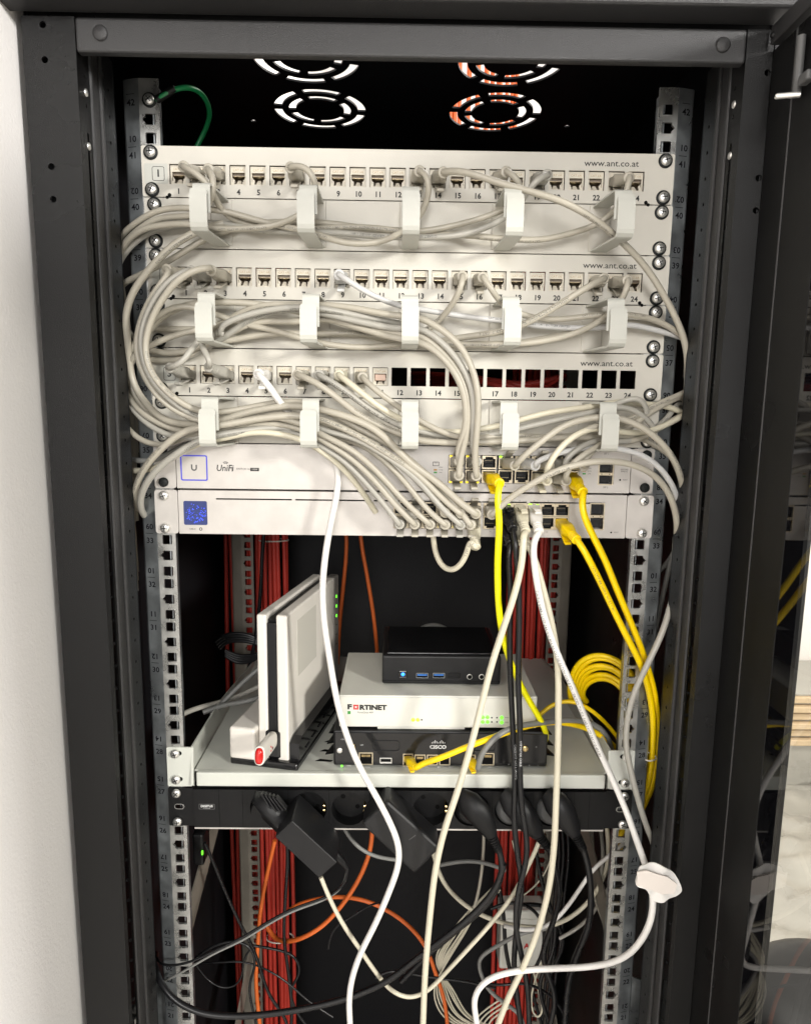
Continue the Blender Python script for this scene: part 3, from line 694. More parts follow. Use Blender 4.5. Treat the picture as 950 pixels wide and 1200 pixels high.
for px in (510, 685):
    y_ = 536 if px == 510 else 548
    if px == 510:
        MB().prism(rrect(W(507, y_, YS).x, W(514.5, y_, YS).x, W(0, y_+4, YS).z, W(0, y_-1, YS).z, .3, 2), YS-0.15, YS-0.02, 'y', [rrect(W(507.6, y_, YS).x, W(513.9, y_, YS).x, W(0, y_+3.4, YS).z, W(0, y_-.4, YS).z, .3, 2)]).build('legend_icon', M['print'], s1)
        text('PoE', 1.6, onp(510.5, 542.5), M['print'], s1)
    for k, mm in enumerate(('silver', 'amber', 'green_print')):
        q = onp(px - (0 if px == 510 else 1), (547.5 if px == 510 else 549) + 3.1*k)
        MB().box(q[0]-1.6, q[0]+1.6, YS-0.15, YS-0.03, q[2]-0.75, q[2]+0.75).build('legend_mark', M[mm], s1)
        text(('1000M', '10/100', 'LINK')[k], 1.5, (q[0]+5, YS-0.15, q[2]), M['print'], s1)
# blue square outline with the u-shaped emblem, wordmark
a, b = W(212, 553, YS).x, W(243.5, 553, YS).x; c, d = W(220, 563.2, YS).z, W(220, 533.2, YS).z
MB().prism(rrect(a, b, c, d, 1.8, 4), YS-0.3, YS-0.05, 'y', [rrect(a+1.2, b-1.2, c+1.2, d-1.2, 1.0, 4)]).build('status_ring', M['blue_ring'], s1)
cx, cz = (a+b)/2, (c+d)/2
um = arc(cx, cz, 1.5, 2.9, 180, 360, 11)
MB().prism(um, YS-0.2, YS-0.05, 'y').box(cx-2.9, cx-1.5, YS-0.2, YS-0.05, cz+0.02, cz+3.4).box(cx+1.5, cx+2.9, YS-0.2, YS-0.05, cz+0.02, cz+3.0).build('emblem', M['mid_grey'], s1)
text('UniFi', 8.6, onp(263.5, 548.8), M['print'], s1, 'wordmark', shear=0.15, xs=0.92, bold=0.12)
text('SWITCH 16', 2.7, onp(285, 549.7), M['print'], s1, 'wordmark', xs=0.95); text('|', 5, onp(272, 549.5), M['print'], s1, 'wordmark')
for r_ in (2.0, 3.2): q = onp(265.5, 543.3); MB().prism(arc(q[0]-1.0, q[2]-1.8, r_, r_+0.6, 40, 130, 7), YS-0.2, YS-0.05, 'y').build('wordmark', M['print'], s1)
q = onp(298.5, 550.2); MB().box(q[0]-4.2, q[0]+4.2, YS-0.12, YS-0.03, q[2]-1.6, q[2]+1.6).build('model_badge', M['print'], s1)
text('150W', 2.3, (q[0], YS-0.25, q[2]), M['silver'], s1, 'model_badge_lettering')
for sx_ in (-1, 1):
    for h in (6.35, 38.1): screw(sx_*232.5, YS+0.4, zU(35)+h, s1, False, True)

s2 = empty('network_switch', (0, 0, zU(34)), 'lower silver switch with a small square dark blue display of glowing dots', 'network switch', 'silver rack switches')
z0, z1 = zU(34)+0.6, zU(34)+U-1.2
Y2 = -4.2
X2a, X2b = W(209.5, 600, Y2).x, W(733, 605, Y2).x
A = [W(469.5 + 17*i, 604, Y2).x for i in range(6)]; B = [W(574.5 + 16.7*i, 604, Y2).x for i in range(6)]
u2, l2 = W(580, 597, Y2).z, W(580, 612.5, Y2).z
ha, hb_, = rrect(A[0]-7.2, A[5]+7.2, l2-6.7, u2+6.7, .5, 2), rrect(B[0]-7.2, B[5]+7.2, l2-6.7, u2+6.7, .5, 2)
hs2 = rrect(W(691.5, 600, Y2).x, W(708, 600, Y2).x, W(700, 620.5, Y2).z, W(700, 590, Y2).z, .5, 2)
gz0, gz1 = W(0, 582.6, Y2).z, W(0, 580.9, Y2).z
grooves = [rrect(W(p, 582, Y2).x, W(q_, 582, Y2).x, gz0, gz1, 0.2, 2) for p, q_ in ((253, 342), (346, 434), (438, 525), (529, 617), (621, 709))]
MB().prism(rrect(X2a, X2b, z0, z1, 0.5, 2), Y2, Y2+1.4, 'y', [ha, hb_, hs2] + grooves).build('front_panel', M['silver'], s2)
MB().box(X2a+0.4, X2b-0.4, Y2+12.5, 230, z0+0.3, z1-0.3).build('chassis', M['silver'], s2)
b_ = MB().box(X2a+.4, X2b-.4, Y2+1.41, Y2+12.4, z1-1.4, z1-0.3); b_.box(X2a+.4, X2b-.4, Y2+1.41, Y2+12.4, z0+0.3, z0+1.4); b_.build('case_lip', M['silver'], s2)
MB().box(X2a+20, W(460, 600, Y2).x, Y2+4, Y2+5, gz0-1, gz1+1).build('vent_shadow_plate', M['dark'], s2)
for xa, xb in ((-242, X2a-0.7), (X2b+0.7, 242.5)):
    MB().prism(rrect(xa, xb, z0, z1, 2.6, 4), Y2+0.6, Y2+3.0, 'y').build('rack_ear', M['silver'], s2)
for L_ in (A, B):
    for x in L_: port(x, u2, s2, True, Y2+0.6); port(x, l2, s2, False, Y2+0.6)
for i, x in enumerate(A):
    if i > 2: led(x-5, Y2-0.4, l2-4.4, s2, M['led_yellow'], 1.1, 0.8)
for i, x in enumerate(B):
    if i in (1, 3): led(x-3.5, Y2-0.4, u2+5.0, s2, M['led_green' if i == 1 else 'led_lime'], 1.7, 1.1); led(x+3.5, Y2-0.4, u2+3.8, s2, M['led_lime'], 1.5, 1.8)
for k, xx in enumerate(A+B): text(str(2*k+1), 1.7, (xx, Y2-0.15, u2+8.7), M['print'], s2, 'port_numbers'); text(str(2*k+2), 1.7, (xx, Y2-0.15, l2-8.7), M['print'], s2, 'port_numbers')
sfp(692, 707.5, 590.5, 620, s2, Y2)
MB().cyl(onp(715.5, 624, Y2), (0, -1, 0), [(0, 0.9), (0.1, 0.9)], 12).build('reset_hole', M['dark'], s2)
text('RESET', 1.7, onp(721.5, 624, Y2), M['print'], s2); text('USB-C', 2.2, onp(226, 620, Y2), M['print'], s2)
q = onp(235.5, 620, Y2); MB().prism(circ(q[0], q[2], 1.6, 14), Y2-0.15, Y2-0.03, 'y', [circ(q[0], q[2], 0.95, 14)]).build('lettering', M['print'], s2)
a, b = W(215.5, 600, Y2).x, W(243, 600, Y2).x; c, d = W(220, 615, Y2).z, W(220, 587, Y2).z
dp = MB().prism(rrect(a, b, c, d, 1.5, 4), Y2-0.3, Y2-0.03, 'y').build('display', M['display'], s2)
dots = MB(); R_ = random.Random(3)
for i in range(95):
    an = R_.gauss(-0.9, 1.7); rr_ = min(10, abs(R_.gauss(7.0, 2.4))); x = (a+b)/2 + rr_*math.cos(an)*1.0; z = (c+d)/2 + rr_*math.sin(an)*0.95
    if a+1 < x < b-1 and c+1 < z < d-1:
        r_ = R_.uniform(0.16, 0.5); dots.cyl((x, Y2-0.32, z), (0, -1, 0), [(0, r_), (0.05, r_)], 7)
dots.build('display_dots', M['display_dot'], dp)
for sx_ in (-1, 1):
    for h in (6.35, 38.1): screw(sx_*232.5, Y2+0.5, zU(34)+h-0.3, s2, False)

# ------------------------------------------------------------------ shelf
sh = empty('rack_shelf', (0, 0, 1200), 'light grey steel rack shelf carrying the white modem and the small devices', 'shelf')
zl0, zl1 = W(475, 921.5, -3).z, W(475, 905.5, -3).z
xa, xb = W(231, 912, -3).x, W(708, 913, -3).x
MB().rbox(xa, xb, -6, 1, zl0, zl1, 1.4, 2).build('front_lip', M['shelf'], sh)
MB().box(-214, 214, 1.2, 330, zl1-2.4, zl1-0.6).build('tray', M['shelf'], sh)
for sg in (-1, 1):
    x = sg*216.5
    poly = [(2, 1201), (330, 1201), (330, 1217), (110, 1243), (2, 1243)]
    MB().prism(poly, x-0.8, x+0.8, 'x').build('side_wall', M['shelf'], sh)
    a, b = sorted((sg*216, sg*241.5))
    MB().prism(rrect(a, b, 1200.5, 1243.5, 1, 2), -1.8, -0.2, 'y').build('shelf_ear', M['shelf'], sh)
    for h in (8.5, 37):
        MB().prism(rrect(sg*232.5-(6.5 if sg > 0 else 3), sg*232.5+(3 if sg > 0 else 6.5), 1200+h-2.4, 1200+h+2.4, 2.3, 4), -2.0, -1.85, 'y').build('slot_mark', M['dark'], sh)
        screw(sg*232.5, -1.9, 1200+h, sh, False)
    # gusset in front of the tray corner
    x0 = sg*214
    MB().add([(x0, -5.5, zl0+1), (x0, -1, 1200.6), (x0, -1, 1243), (x0+sg*2.5, -1, 1243), (x0+sg*2.5, -1, 1200.6), (x0+sg*2.5, -5.5, zl0+1)], [(0,1,2),(3,4,5),(0,2,3,5),(0,5,4,1)]).build('gusset', M['shelf'], sh)
# slots in the tray (punched ventilation, dark marks)
for k in range(5):
    for j in range(3):
        q = Vector((-78 + 38*0 + (k % 2)*0, 24 + 20*k, zl1-0.5))
ZT = zl1 - 0.6
for k in range(7):
    y = 22 + 21*k
    for x in (-83 + 4.2*k*0.6, 146 - 2*k):
        MB().prism([(x-9, y-1.8), (x+8, y-3.2), (x+10, y), (x-4, y+2.6)], ZT+0.05, ZT+0.25, 'z').build('tray_slot', M['dark'], sh)

# ------------------------------------------------------------------ white upright modem
cf, cr = W(336, 722, 6), W(396.5, 673.5, 184)
th = math.atan2(cr.x - cf.x, 178)
TM = Matrix.Translation(Vector((cf.x, 6, 0))) @ Matrix.Rotation(-th, 4, 'Z')
H0, H1 = ZT + 0.3, cf.z
md = empty('modem', (cf.x-17, 100, ZT), 'upright white modem with a black slot down its front, at the left of the shelf', 'modem')
LN = 178
def MT(): return MB(TM)
MT().rbox(-33, -22.6, 0, LN, H0+6, H1-0.5, 2.2, 3).build('side_shell', M['white_plastic'], md)
MT().rbox(-12, 0, 0, LN-16, H0+6, H1, 2.2, 3).build('side_shell', M['white_plastic'], md)
MT().box(-22.5, -11.5, 5, LN-4, H0+6, H1-6).build('core', M['black_plastic'], md)
MT().rbox(-22.0, -12.6, 1.2, 6, H0+34, H1-9, 1.0, 2).build('slot_cover', M['dark_grey'], md)
MT().rbox(-25.5, -8.5, -1.5, 4.9, H0+9, H0+39, 2.5, 3).build('port_surround', M['gloss_black'], md)
MT().rbox(-11.6, 0.4, LN-15.6, LN+4, H0+10, H1, 2.0, 3).build('light_bar', M['bar_grey'], md)
for k in range(3):
    MT().cyl((0.2, LN-7, H1-26-12.6*k), (1, 0, 0), [(0, 2.3), (0.7, 1.9), (0.9, 0.01)], 14).build('status_led', M['led_green'], md)
for k in range(3, 6): MT().rbox(0.35, 0.6, LN-9, LN-5, H1-26-12.6*k, H1-24.6-12.6*k, 0.1, 1).build('status_mark', M['dark'], md)
MT().box(0.02, 0.2, 30, 92, H1-76, H1-14).build('rating_sticker', M['sticker'], md)
MT().rbox(-62, -33.4, -9, 120, H0+8, H0+43, 3, 3).build('foot_cover', M['white_plastic'], md)
MT().rbox(-63, 12, -6, 150, H0, H0+7.6, 2, 2).build('stand_base', M['gloss_black'], md)
bm_ = MT(); bm_.prism([(1, H0+7), (1, H0+27), (12, H0+31), (160, H0+31), (160, H0+7)], 1.2, 11, 'x'); bm_.build('stand_side', M['gloss_black'], md)
for k in range(6): MT().rbox(11.1, 12.2, 22+21*k, 34+21*k, H0+12+1.6*k, H0+13.6+1.6*k, 0.3, 1).build('stand_rib', M['dark_grey'], md)

us = empty('usb_stick', tuple(W(312, 872, -8)), 'white USB stick with a glossy red tip plugged into the modem front', 'usb stick')
a_, b_ = W(320, 866, 2), W(303.5, 886.5, -48); d_ = (b_-a_).normalized(); uu = d_.cross(Vector((0,0,1))).normalized(); vv = uu.cross(d_)*-1
def ssec(t, w_, h_, e=2.6, n=20):
    c0 = a_ + d_*t; return [c0 + uu*(w_*math.copysign(abs(math.cos(q))**(2/e), math.cos(q))) + vv*(h_*math.copysign(abs(math.sin(q))**(2/e), math.sin(q))) for q in [2*math.pi*i/n for i in range(n)]]
Lu = (b_-a_).length
MB().sweep([ssec(0, 4.4, 7.6), ssec(3, 5.2, 8.8), ssec(Lu*0.5, 5.4, 9.4), ssec(Lu-2.5, 5.4, 9.4), ssec(Lu-1.2, 5.2, 9.2), ssec(Lu-1.2, 4.3, 8.2)]).build('body', M['white_plastic'], us)
MB().sweep([ssec(Lu-4, 4.1, 8.0), ssec(Lu-0.6, 4.1, 8.0), ssec(Lu+1.2, 3.6, 7.2), ssec(Lu+2.2, 2.0, 5.0), ssec(Lu+2.4, 0.1, 0.1)]).build('tip', M['red'], us)
em = a_ + d_*(Lu*0.52); 
MB().prism(circ(0, 0, 1.8, 10), 0, 0.3, 'z').build('logo', M['logo_red'], us, at=(0, 0, 0)) if False else None
for k, (s_, h_, mm) in enumerate(((0.40, 2.2, 'print'), (0.47, 0.2, 'logo_red'), (0.52, 2.6, 'logo_red'), (0.56, -2.0, 'logo_red'))):
    c0 = a_ + d_*(Lu*s_) + vv*h_ - uu*0
    side = -uu if (-uu).x > 0 else uu
    MB().cyl(c0 + side*5.15, side, [(0, 1.5 - 0.15*k), (0.35, 1.4 - 0.15*k)], 9).build('logo', M[mm], us)

# ------------------------------------------------------------------ stacked small devices
YC = 8
ca, cb = W(391, 902, YC), W(640, 902, YC); zc0 = ZT+2.2; zc1 = W(500, 857, YC).z
ro = empty('router', ((ca.x+cb.x)/2, 60, ZT), 'flat black router, the lowest of the stacked devices on the shelf', 'router')
MB().rbox(ca.x, cb.x, YC, 150, zc0, zc1, 1.5, 2).build('body', M['dark_grey'], ro)
MB().rbox(ca.x+1.5, cb.x-1.5, YC-1.2, YC-0.1, zc0+1, zc1-1.5, 0.5, 1).build('front_panel', M['gloss_black'], ro)
for x in (ca.x+14, cb.x-14): MB().cyl((x, YC+12, ZT), (0,0,1), [(0, 6), (2.1, 6)], 14).build('rubber_foot', M['black_plastic'], ro)
YR = YC-1.4
def on(px, py, Y): p = W(px, py, Y); return (p.x, Y-0.1, p.z)
def sock(px0, px1, py0, py1, Y, parent, metal=True, name='port', y1=8):
    a, b, c, d = W(px0, py0, Y).x, W(px1, py0, Y).x, W(px0, py1, Y).z, W(px0, py0, Y).z
    o = MB().prism(rrect(a, b, c, d, .4, 2), Y-0.7, Y-0.05, 'y', [rrect(a+1.1, b-1.1, c+1.1, d-1.1, .3, 2)]).build(name, M['port_metal' if metal else 'black_plastic'], parent)
    m_ = MB().box(a+1.1, b-1.1, Y-0.15, Y-0.05, c+1.1, d-1.1); m_.build('port_cavity', M['dark'], o)
    g = MB(); n = 8
    for i in range(n):
        x = a + 3 + (b-a-6)*i/(n-1); g.box(x-.22, x+.22, Y-0.4, Y-0.2, d-5.0, d-2.4)
    g.build('contacts', M['brass'], o)
    return o
sock(420.5, 437, 881.5, 896, YR, ro)
sock(472, 484, 883, 898, YR, ro)
for k in range(3): sock(485.5+14.5*k, 498.5+14.5*k, 884, 896.5, YR, ro, k < 3)
sock(545, 557, 884, 896, YR, ro); sock(563.5, 579, 882, 896.5, YR, ro)
q = on(452, 891, YR); MB().rbox(q[0]-6.5, q[0]+6.5, YR-0.8, YR-0.05, q[2]-3, q[2]+3, 0.5, 1).build('usb_port', M['screw'], ro); MB().box(q[0]-5.4, q[0]+5.4, YR-0.95, YR-0.81, q[2]-1.2, q[2]+2).build('usb_opening', M['dark'], ro)
for px0, px1 in ((437, 468), (549, 580)):
    a, b = on(px0, 867.5, YR), on(px1, 880, YR)
    MB().prism(rrect(a[0], b[0], b[2], a[2], 3, 4), YR-0.4, YR-0.05, 'y', [rrect(a[0]+.6, b[0]-.6, b[2]+.6, a[2]-.6, 2.5, 4)]).build('card_slot', M['dark_grey'], ro)
text('CISCO', 5.4, on(513, 875.5, YR), M['white_print'], ro, 'wordmark', xs=1.1, bold=0.25)
for k, hgt in enumerate((1.2, 2.2, 3.4, 2.2, 1.2, 2.2, 3.4, 2.2, 1.2)):
    q = on(506 + 1.85*k, 870.5, YR); MB().rbox(q[0]-.35, q[0]+.35, YR-0.2, YR-0.03, q[2]-0.6, q[2]-0.6+hgt, .1, 1).build('logo_bar', M['white_print'], ro)
for px, py, r_ in ((412.5, 875, 3.6), (398, 879, 3.0), (615, 877, 3.4)):
    q = on(px, py, YR); MB().cyl(q, (0,-1,0), [(0, r_), (1.4, r_), (1.8, r_*0.8), (1.9, 0.01)], 14).build('antenna_jack' if px != 398 else 'lock_slot', M['brass' if px != 398 else 'screw'], ro)
led(on(400.5, 897.5, YR)[0], YR, on(400.5, 897.5, YR)[2], ro, M['led_green'], 1.1, 1.1)
for s_, px, py in (('LTE-TEST', 404, 866.5), ('LED', 424, 873), ('GE 0', 500, 899), ('GE 1', 514, 899), ('GE 2', 528, 899), ('GE 3', 574, 899), ('CONSOLE', 429, 899), ('B', 620, 897), ('A', 630, 897), ('M', 628, 875.5), ('5V', 596, 896), ('PWR', 409, 897.5)):
    text(s_, 1.9, on(px, py, YR), M['white_print'], ro)
for k in range(3):
    for sg, xx in ((-1, ca.x+0.5), (1, cb.x-0.5)):
        z = zc0 + 7 + 12*k
        MB().add([(xx, YC+14, z-1), (xx+sg*(10-2*k), YC+6, z+1.5), (xx, YC+40, z+1), (xx, YC+14, z+2.2), (xx+sg*(10-2*k), YC+6, z+2.6), (xx, YC+40, z+3)], [(0,1,2),(5,4,3),(0,3,4,1),(1,4,5,2)]).build('cooling_fin', M['black_plastic'], ro)

YF = 12
fa, fb = W(397.5, 853, YF), W(628, 853, YF); zf0 = zc1 + 1.0; zf1 = W(500, 815.5, YF).z
fw = empty('firewall', ((fa.x+fb.x)/2, 70, zc1), 'white desktop firewall box with red and black FORTINET lettering and green lights', 'firewall')
MB().rbox(fa.x, fb.x, YF, 138, zf0+1.2, zf1, 1.2, 2).build('body', M['device_white'], fw)
MB().rbox(fa.x+1.2, fb.x-1.2, YF-1.0, YF-0.05, zf0+2.2, zf1-1.6, 0.4, 1).build('front_panel', M['device_white'], fw)
MB().box(fa.x+40, fb.x-75, YF+1, YF+3, zf0-0.9, zf0+1.2).build('foot_strip', M['device_white'], fw)
YG = YF-1.1
text('F', 7.2, on(409.5, 828.5, YG), M['print'], fw, 'wordmark', xs=1.35, bold=0.4)
text('RTINET', 7.2, on(437, 829.3, YG), M['print'], fw, 'wordmark', xs=1.17, bold=0.4)
q = on(417, 828.6, YG)
for i in range(3):
    for j in range(3):
        if (i, j) != (1, 1): MB().box(q[0]-2.7+1.85*i, q[0]-1.05+1.85*i, YG-0.15, YG-0.02, q[2]-2.7+1.85*j, q[2]-1.05+1.85*j).build('logo_tile', M['logo_red'], fw)
text('FortiGate 40F', 2.9, on(428, 835, YG), M['mid_grey'], fw, 'model_name', shear=0.1)
q = on(409, 835, YG); MB().rbox(q[0]-1.6, q[0]+1.6, YG-0.15, YG-0.02, q[2]-1.6, q[2]+1.6, .1, 1).build('emblem', M['green_print'], fw)
for px, py in ((484, 843.5), (489.5, 843.5), (565.5, 840.5), (571, 840.5), (565.5, 846), (571, 846), (587.5, 841), (587.5, 846.5)):
    q = on(px, py, YG); MB().cyl(q, (0,-1,0), [(0, 2.0), (0.5, 1.7), (0.6, 0.01)], 12).build('status_led', M['led_lime' if px < 500 else 'led_green'], fw)
for px, py in ((494, 843.5), (576, 841), (576, 846), (582, 841), (582, 846)):
    q = on(px, py, YG); MB().rbox(q[0]-.8, q[0]+.8, YG-0.2, YG-0.02, q[2]-.8, q[2]+.8, .1, 1).build('status_mark', M['print'], fw)
text('WAN', 1.7, on(593.5, 841, YG), M['print'], fw); text('LAN', 1.7, on(593.5, 846.5, YG), M['print'], fw)

YN = 38
na, nb = W(447.5, 802, YN), W(586, 802, YN); zn1 = W(500, 768.5, YN).z
pc = empty('mini_computer', ((na.x+nb.x)/2, 90, zf1), 'small black mini computer with a glowing blue power button on top of the firewall', 'computer')
MB().rbox(na.x, nb.x, YN, YN+100, zf1+1.6, zn1, 2.5, 3).build('body', M['dark_grey'], pc)
MB().rbox(na.x+5, nb.x-5, YN+5, YN+95, zn1-0.4, zn1+1.4, 0.9, 2).build('lid', M['gloss_black'], pc)
MB().box(na.x+6, nb.x-6, YN+6, YN+106, zf1+0.05, zf1+1.7).build('rubber_foot', M['black_plastic'], pc)
MB().box(na.x+0.5, nb.x-0.5, YN-0.3, YN-0.05, zf1+5.5, zf1+6.0).build('seam', M['dark'], pc)
def onn(px, py): return on(px, py, YN)
q = onn(472, 790); MB().rbox(q[0]-4.4, q[0]+4.4, YN-0.5, YN-0.05, q[2]-4, q[2]+4, 1, 2).build('power_button', M['gloss_black'], pc)
MB().cyl((q[0], YN-0.55, q[2]), (0,-1,0), [(0, 2.0), (0.3, 1.8), (0.35, .01)], 14).build('power_light', M['led_blue'], pc)
for px in (494.5, 514):
    q = onn(px, 791.5); MB().prism(rrect(q[0]-6.4, q[0]+6.4, q[2]-2.9, q[2]+2.9, .5, 2), YN-0.5, YN-0.05, 'y', [rrect(q[0]-5.8, q[0]+5.8, q[2]-2.3, q[2]+2.3, .3, 2)]).build('usb_port', M['zinc'], pc)
    MB().box(q[0]-5.8, q[0]+5.8, YN-0.1, YN-0.03, q[2]-2.3, q[2]+2.3).build('usb_opening', M['dark'], pc)
    MB().box(q[0]-5.2, q[0]+5.2, YN-0.45, YN-0.12, q[2]-0.2, q[2]+1.6).build('usb_tongue', M['usb_blue'], pc)
q = onn(532, 791.5); MB().rbox(q[0]-6.5, q[0]+6.5, YN-0.3, YN-0.04, q[2]-3, q[2]+3, .4, 1).build('card_cover', M['black_plastic'], pc)
for px in (550, 564):
    q = onn(px, 793); MB().cyl(q, (0,-1,0), [(0, 3.1), (0.5, 3.1), (0.7, 2.5)], 18).build('audio_jack', M['screw'], pc)
    MB().cyl((q[0], YN-0.82, q[2]), (0,-1,0), [(0, 2.3), (0.05, 2.3)], 16).build('audio_hole', M['dark'], pc)

# ------------------------------------------------------------------ power strip
ps = empty('power_strip', (0, 0, zU(27)), 'black rack power strip with eight round sockets directly under the shelf', 'power strip')
z0, z1 = zU(27)+0.8, zU(27)+U-1.2; zm = (z0+z1)/2 + 0.6; YP = -5
XS = [W(314 + 47.7*i, 945, YP).x for i in range(8)]
pa, pb = W(227.5, 945, YP).x, W(708, 945, YP).x
MB().prism(rrect(pa, pb, z0, z1, 1.0, 2), YP, YP+1.6, 'y', [circ(x, zm, 18.6, 36) for x in XS]).build('front_cover', M['black_plastic'], ps)
MB().box(pa+.3, pb-.3, YP+22, 50, z0+.4, z1-.4).build('body', M['black_plastic'], ps)
b_ = MB().box(pa+.3, pb-.3, YP+1.65, YP+21.9, z0+.4, z0+1.4); b_.box(pa+.3, pb-.3, YP+1.65, YP+21.9, z1-1.4, z1-.4); b_.build('case_wall', M['black_plastic'], ps)
MB().box(pa, pb, YP-0.3, YP+20, z0-1.6, z0-0.1).build('aluminium_edge', M['silver'], ps)
for i, x in enumerate(XS):
    m_ = MB(); n = 32; r = 18.5
    ri = [[(x + rr_*math.cos(2*math.pi*k/n), yy, zm + rr_*math.sin(2*math.pi*k/n)) for k in range(n)] for rr_, yy in ((18.55, YP+0.2), (18.2, YP+13), (17.6, YP+14))]
    m_.sweep(ri, caps=False); m_.add(ri[-1], [tuple(range(n))])
    so = m_.build('socket', M['black_plastic'], ps)
    for sg in (-1, 1): MB().cyl((x+sg*9.5*math.cos(2.5), YP+13.8, zm+sg*9.5*math.sin(2.5)), (0,-1,0), [(0, 2.5), (0.1, 2.5)], 12).build('pin_hole', M['dark'], so)
    for dz in (-3.6, 1.4): MB().rbox(x+14.4, x+17.2, YP+0.5, YP+11, zm+dz-0.2, zm+dz+2.4, .7, 2).build('earth_clip', M['brass'], so)
    if i: 
        xm = (XS[i-1]+x)/2; MB().box(xm-.22, xm+.22, YP-0.15, YP-0.02, z0+.3, z1-.3).build('module_seam', M['dark'], ps)
for px in (257, 284.5, 672, 690): 
    xm = W(px, 945, YP).x; MB().box(xm-.22, xm+.22, YP-0.15, YP-0.02, z0+.3, z1-.3).build('module_seam', M['dark'], ps)
q = on(242.5, 945.3, YP)
MB().prism(rrect(q[0]-8.2, q[0]+8.2, q[2]-2.9, q[2]+3.1, .5, 2), YP-0.2, YP-0.03, 'y', [rrect(q[0]-7.7, q[0]+7.7, q[2]-2.4, q[2]+2.6, .3, 2)]).build('logo_frame', M['mid_grey'], ps)
text('DIGITUS', 3.3, (q[0], YP-0.25, q[2]+0.6), M['white_print'], ps, 'wordmark', bold=0.12); text('PROFESSIONAL', 1.1, (q[0], YP-0.25, q[2]-1.6), M['white_print'], ps, 'wordmark')
for sg, xin in ((-1, pa), (1, pb)):
    a, b = sorted((xin + sg*0.8, sg*241.5))
    MB().prism(rrect(a, b, z0, z1, 1.0, 2), -2.4, -0.4, 'y', [rrect(sg*232.5-(2.5 if sg < 0 else 7), sg*232.5+(7 if sg < 0 else 2.5), zm-2.6, zm+2.6, 2.5, 4)]).build('rack_ear', M['black_plastic'], ps)
    MB().prism(rrect(sg*232.5-(2.9 if sg < 0 else 7.4), sg*232.5+(7.4 if sg < 0 else 2.9), zm-3.0, zm+3.0, 2.9, 4), -2.9, -2.45, 'y', [rrect(sg*232.5-(2.3 if sg < 0 else 6.8), sg*232.5+(6.8 if sg < 0 else 2.3), zm-2.4, zm+2.4, 2.3, 4)]).build('slot_rim', M['zinc_hole'], ps)
    for h in (6.35, 38.1): screw(sg*232.5, -2.5, zU(27)+h, ps, False)

def hull_box(front, Yf, Yb, r, seg=3):
    """box whose front face corners are given as pixels at depth Yf, straight back to Yb"""
    F = [W(px, py, Yf) for px, py in front]
    bm = bmesh.new(); a = [bm.verts.new(p) for p in F]; b = [bm.verts.new((p.x, Yb, p.z)) for p in F]
    bm.faces.new(a); bm.faces.new(b[::-1])
    for i in range(4): bm.faces.new((a[i], b[i], b[(i+1) % 4], a[(i+1) % 4]))
    bmesh.ops.recalc_face_normals(bm, faces=bm.faces[:])
    bmesh.ops.bevel(bm, geom=bm.edges[:], offset=r, segments=seg, affect='EDGES', profile=0.6)
    return MB().addbm(bm)
def taper(P, R, n=16, flat=1.0, fl_axis=Vector((0, -1, 0))):
    P = [Vector(p) for p in P]; rings = []
    for i, p in enumerate(P):
        t = (P[min(i+1, len(P)-1)] - P[max(i-1, 0)]).normalized(); u = (fl_axis - t*fl_axis.dot(t)).normalized(); v = t.cross(u)
        rings.append([p + (u*math.cos(2*math.pi*j/n)*flat + v*math.sin(2*math.pi*j/n))*R[i] for j in range(n)])
    return MB().sweep(rings)
ad = empty('power_adapter', tuple(W(362, 985, -20)), 'matt black sharp edged power adapter plugged askew into the power strip', 'power adapter', 'black power adapters')
hull_box([(342, 962), (395, 1011), (374, 1029.5), (322, 981)], -50, -2, 1.6).build('housing', M['dark_grey'], ad)
q = [W(397, 1003, -26), W(402, 1008, -26), W(407, 1012, -24)]
taper([W(393, 1000, -25), W(398, 1006, -25), W(403, 1012, -24), W(407, 1018, -23)], [4.2, 4.0, 3.2, 2.6], 12).build('strain_relief', M['black_plastic'], ad)
ad2 = empty('power_adapter', tuple(W(468, 980, -12)), 'glossy black plug-in power adapter, the more central and rounder of the two', 'power adapter', 'black power adapters')
hull_box([(454, 938), (516, 994), (486, 1026), (423, 967)], -34, -2, 5.0, 4).build('housing', M['satin_black'], ad2)
b_ = [W(479, 984, -34.3), W(487, 978, -34.3)]
MB().add([b_[0], b_[1], b_[1]+Vector((0,0,-1.2)), b_[0]+Vector((0,0,-0.6))], [(0,1,2,3)]).build('scuff', M['mid_grey'], ad2)
# ribbed plug in the first socket
pg = empty('power_plug', (XS[0], -10, zm), 'ribbed black angled plug in the leftmost socket of the power strip', 'power plug', 'power plugs in the power strip')
MB().cyl((XS[0], YP+10, zm), (0,-1,0), [(0, 17), (14, 17), (18, 15.5)], 30).build('plug_face', M['black_plastic'], pg)
taper([W(302, 936, -12), W(309, 940, -20), W(318, 950, -24), W(332, 966, -24), W(345, 980, -20)], [9, 12.5, 13, 11.5, 10], 4, 0.8).build('plug_body', M['dark_grey'], pg)
for k in range(5):
    a, b = W(306.5+4.3*k, 931+1.0*k, -30), W(320+4.3*k*0.9, 952-1.0*k+1, -30)
    d = (b-a); nn = Vector((d.z, 0, -d.x)).normalized()*0.7
    MB().add([a+nn, b+nn, b-nn, a-nn, a+nn+Vector((0,6,0)), b+nn+Vector((0,6,0)), b-nn+Vector((0,6,0)), a-nn+Vector((0,6,0))], [(0,1,2,3),(4,7,6,5),(0,4,5,1),(1,5,6,2),(2,6,7,3),(3,7,4,0)]).build('grip_rib', M['dark_grey'], pg)
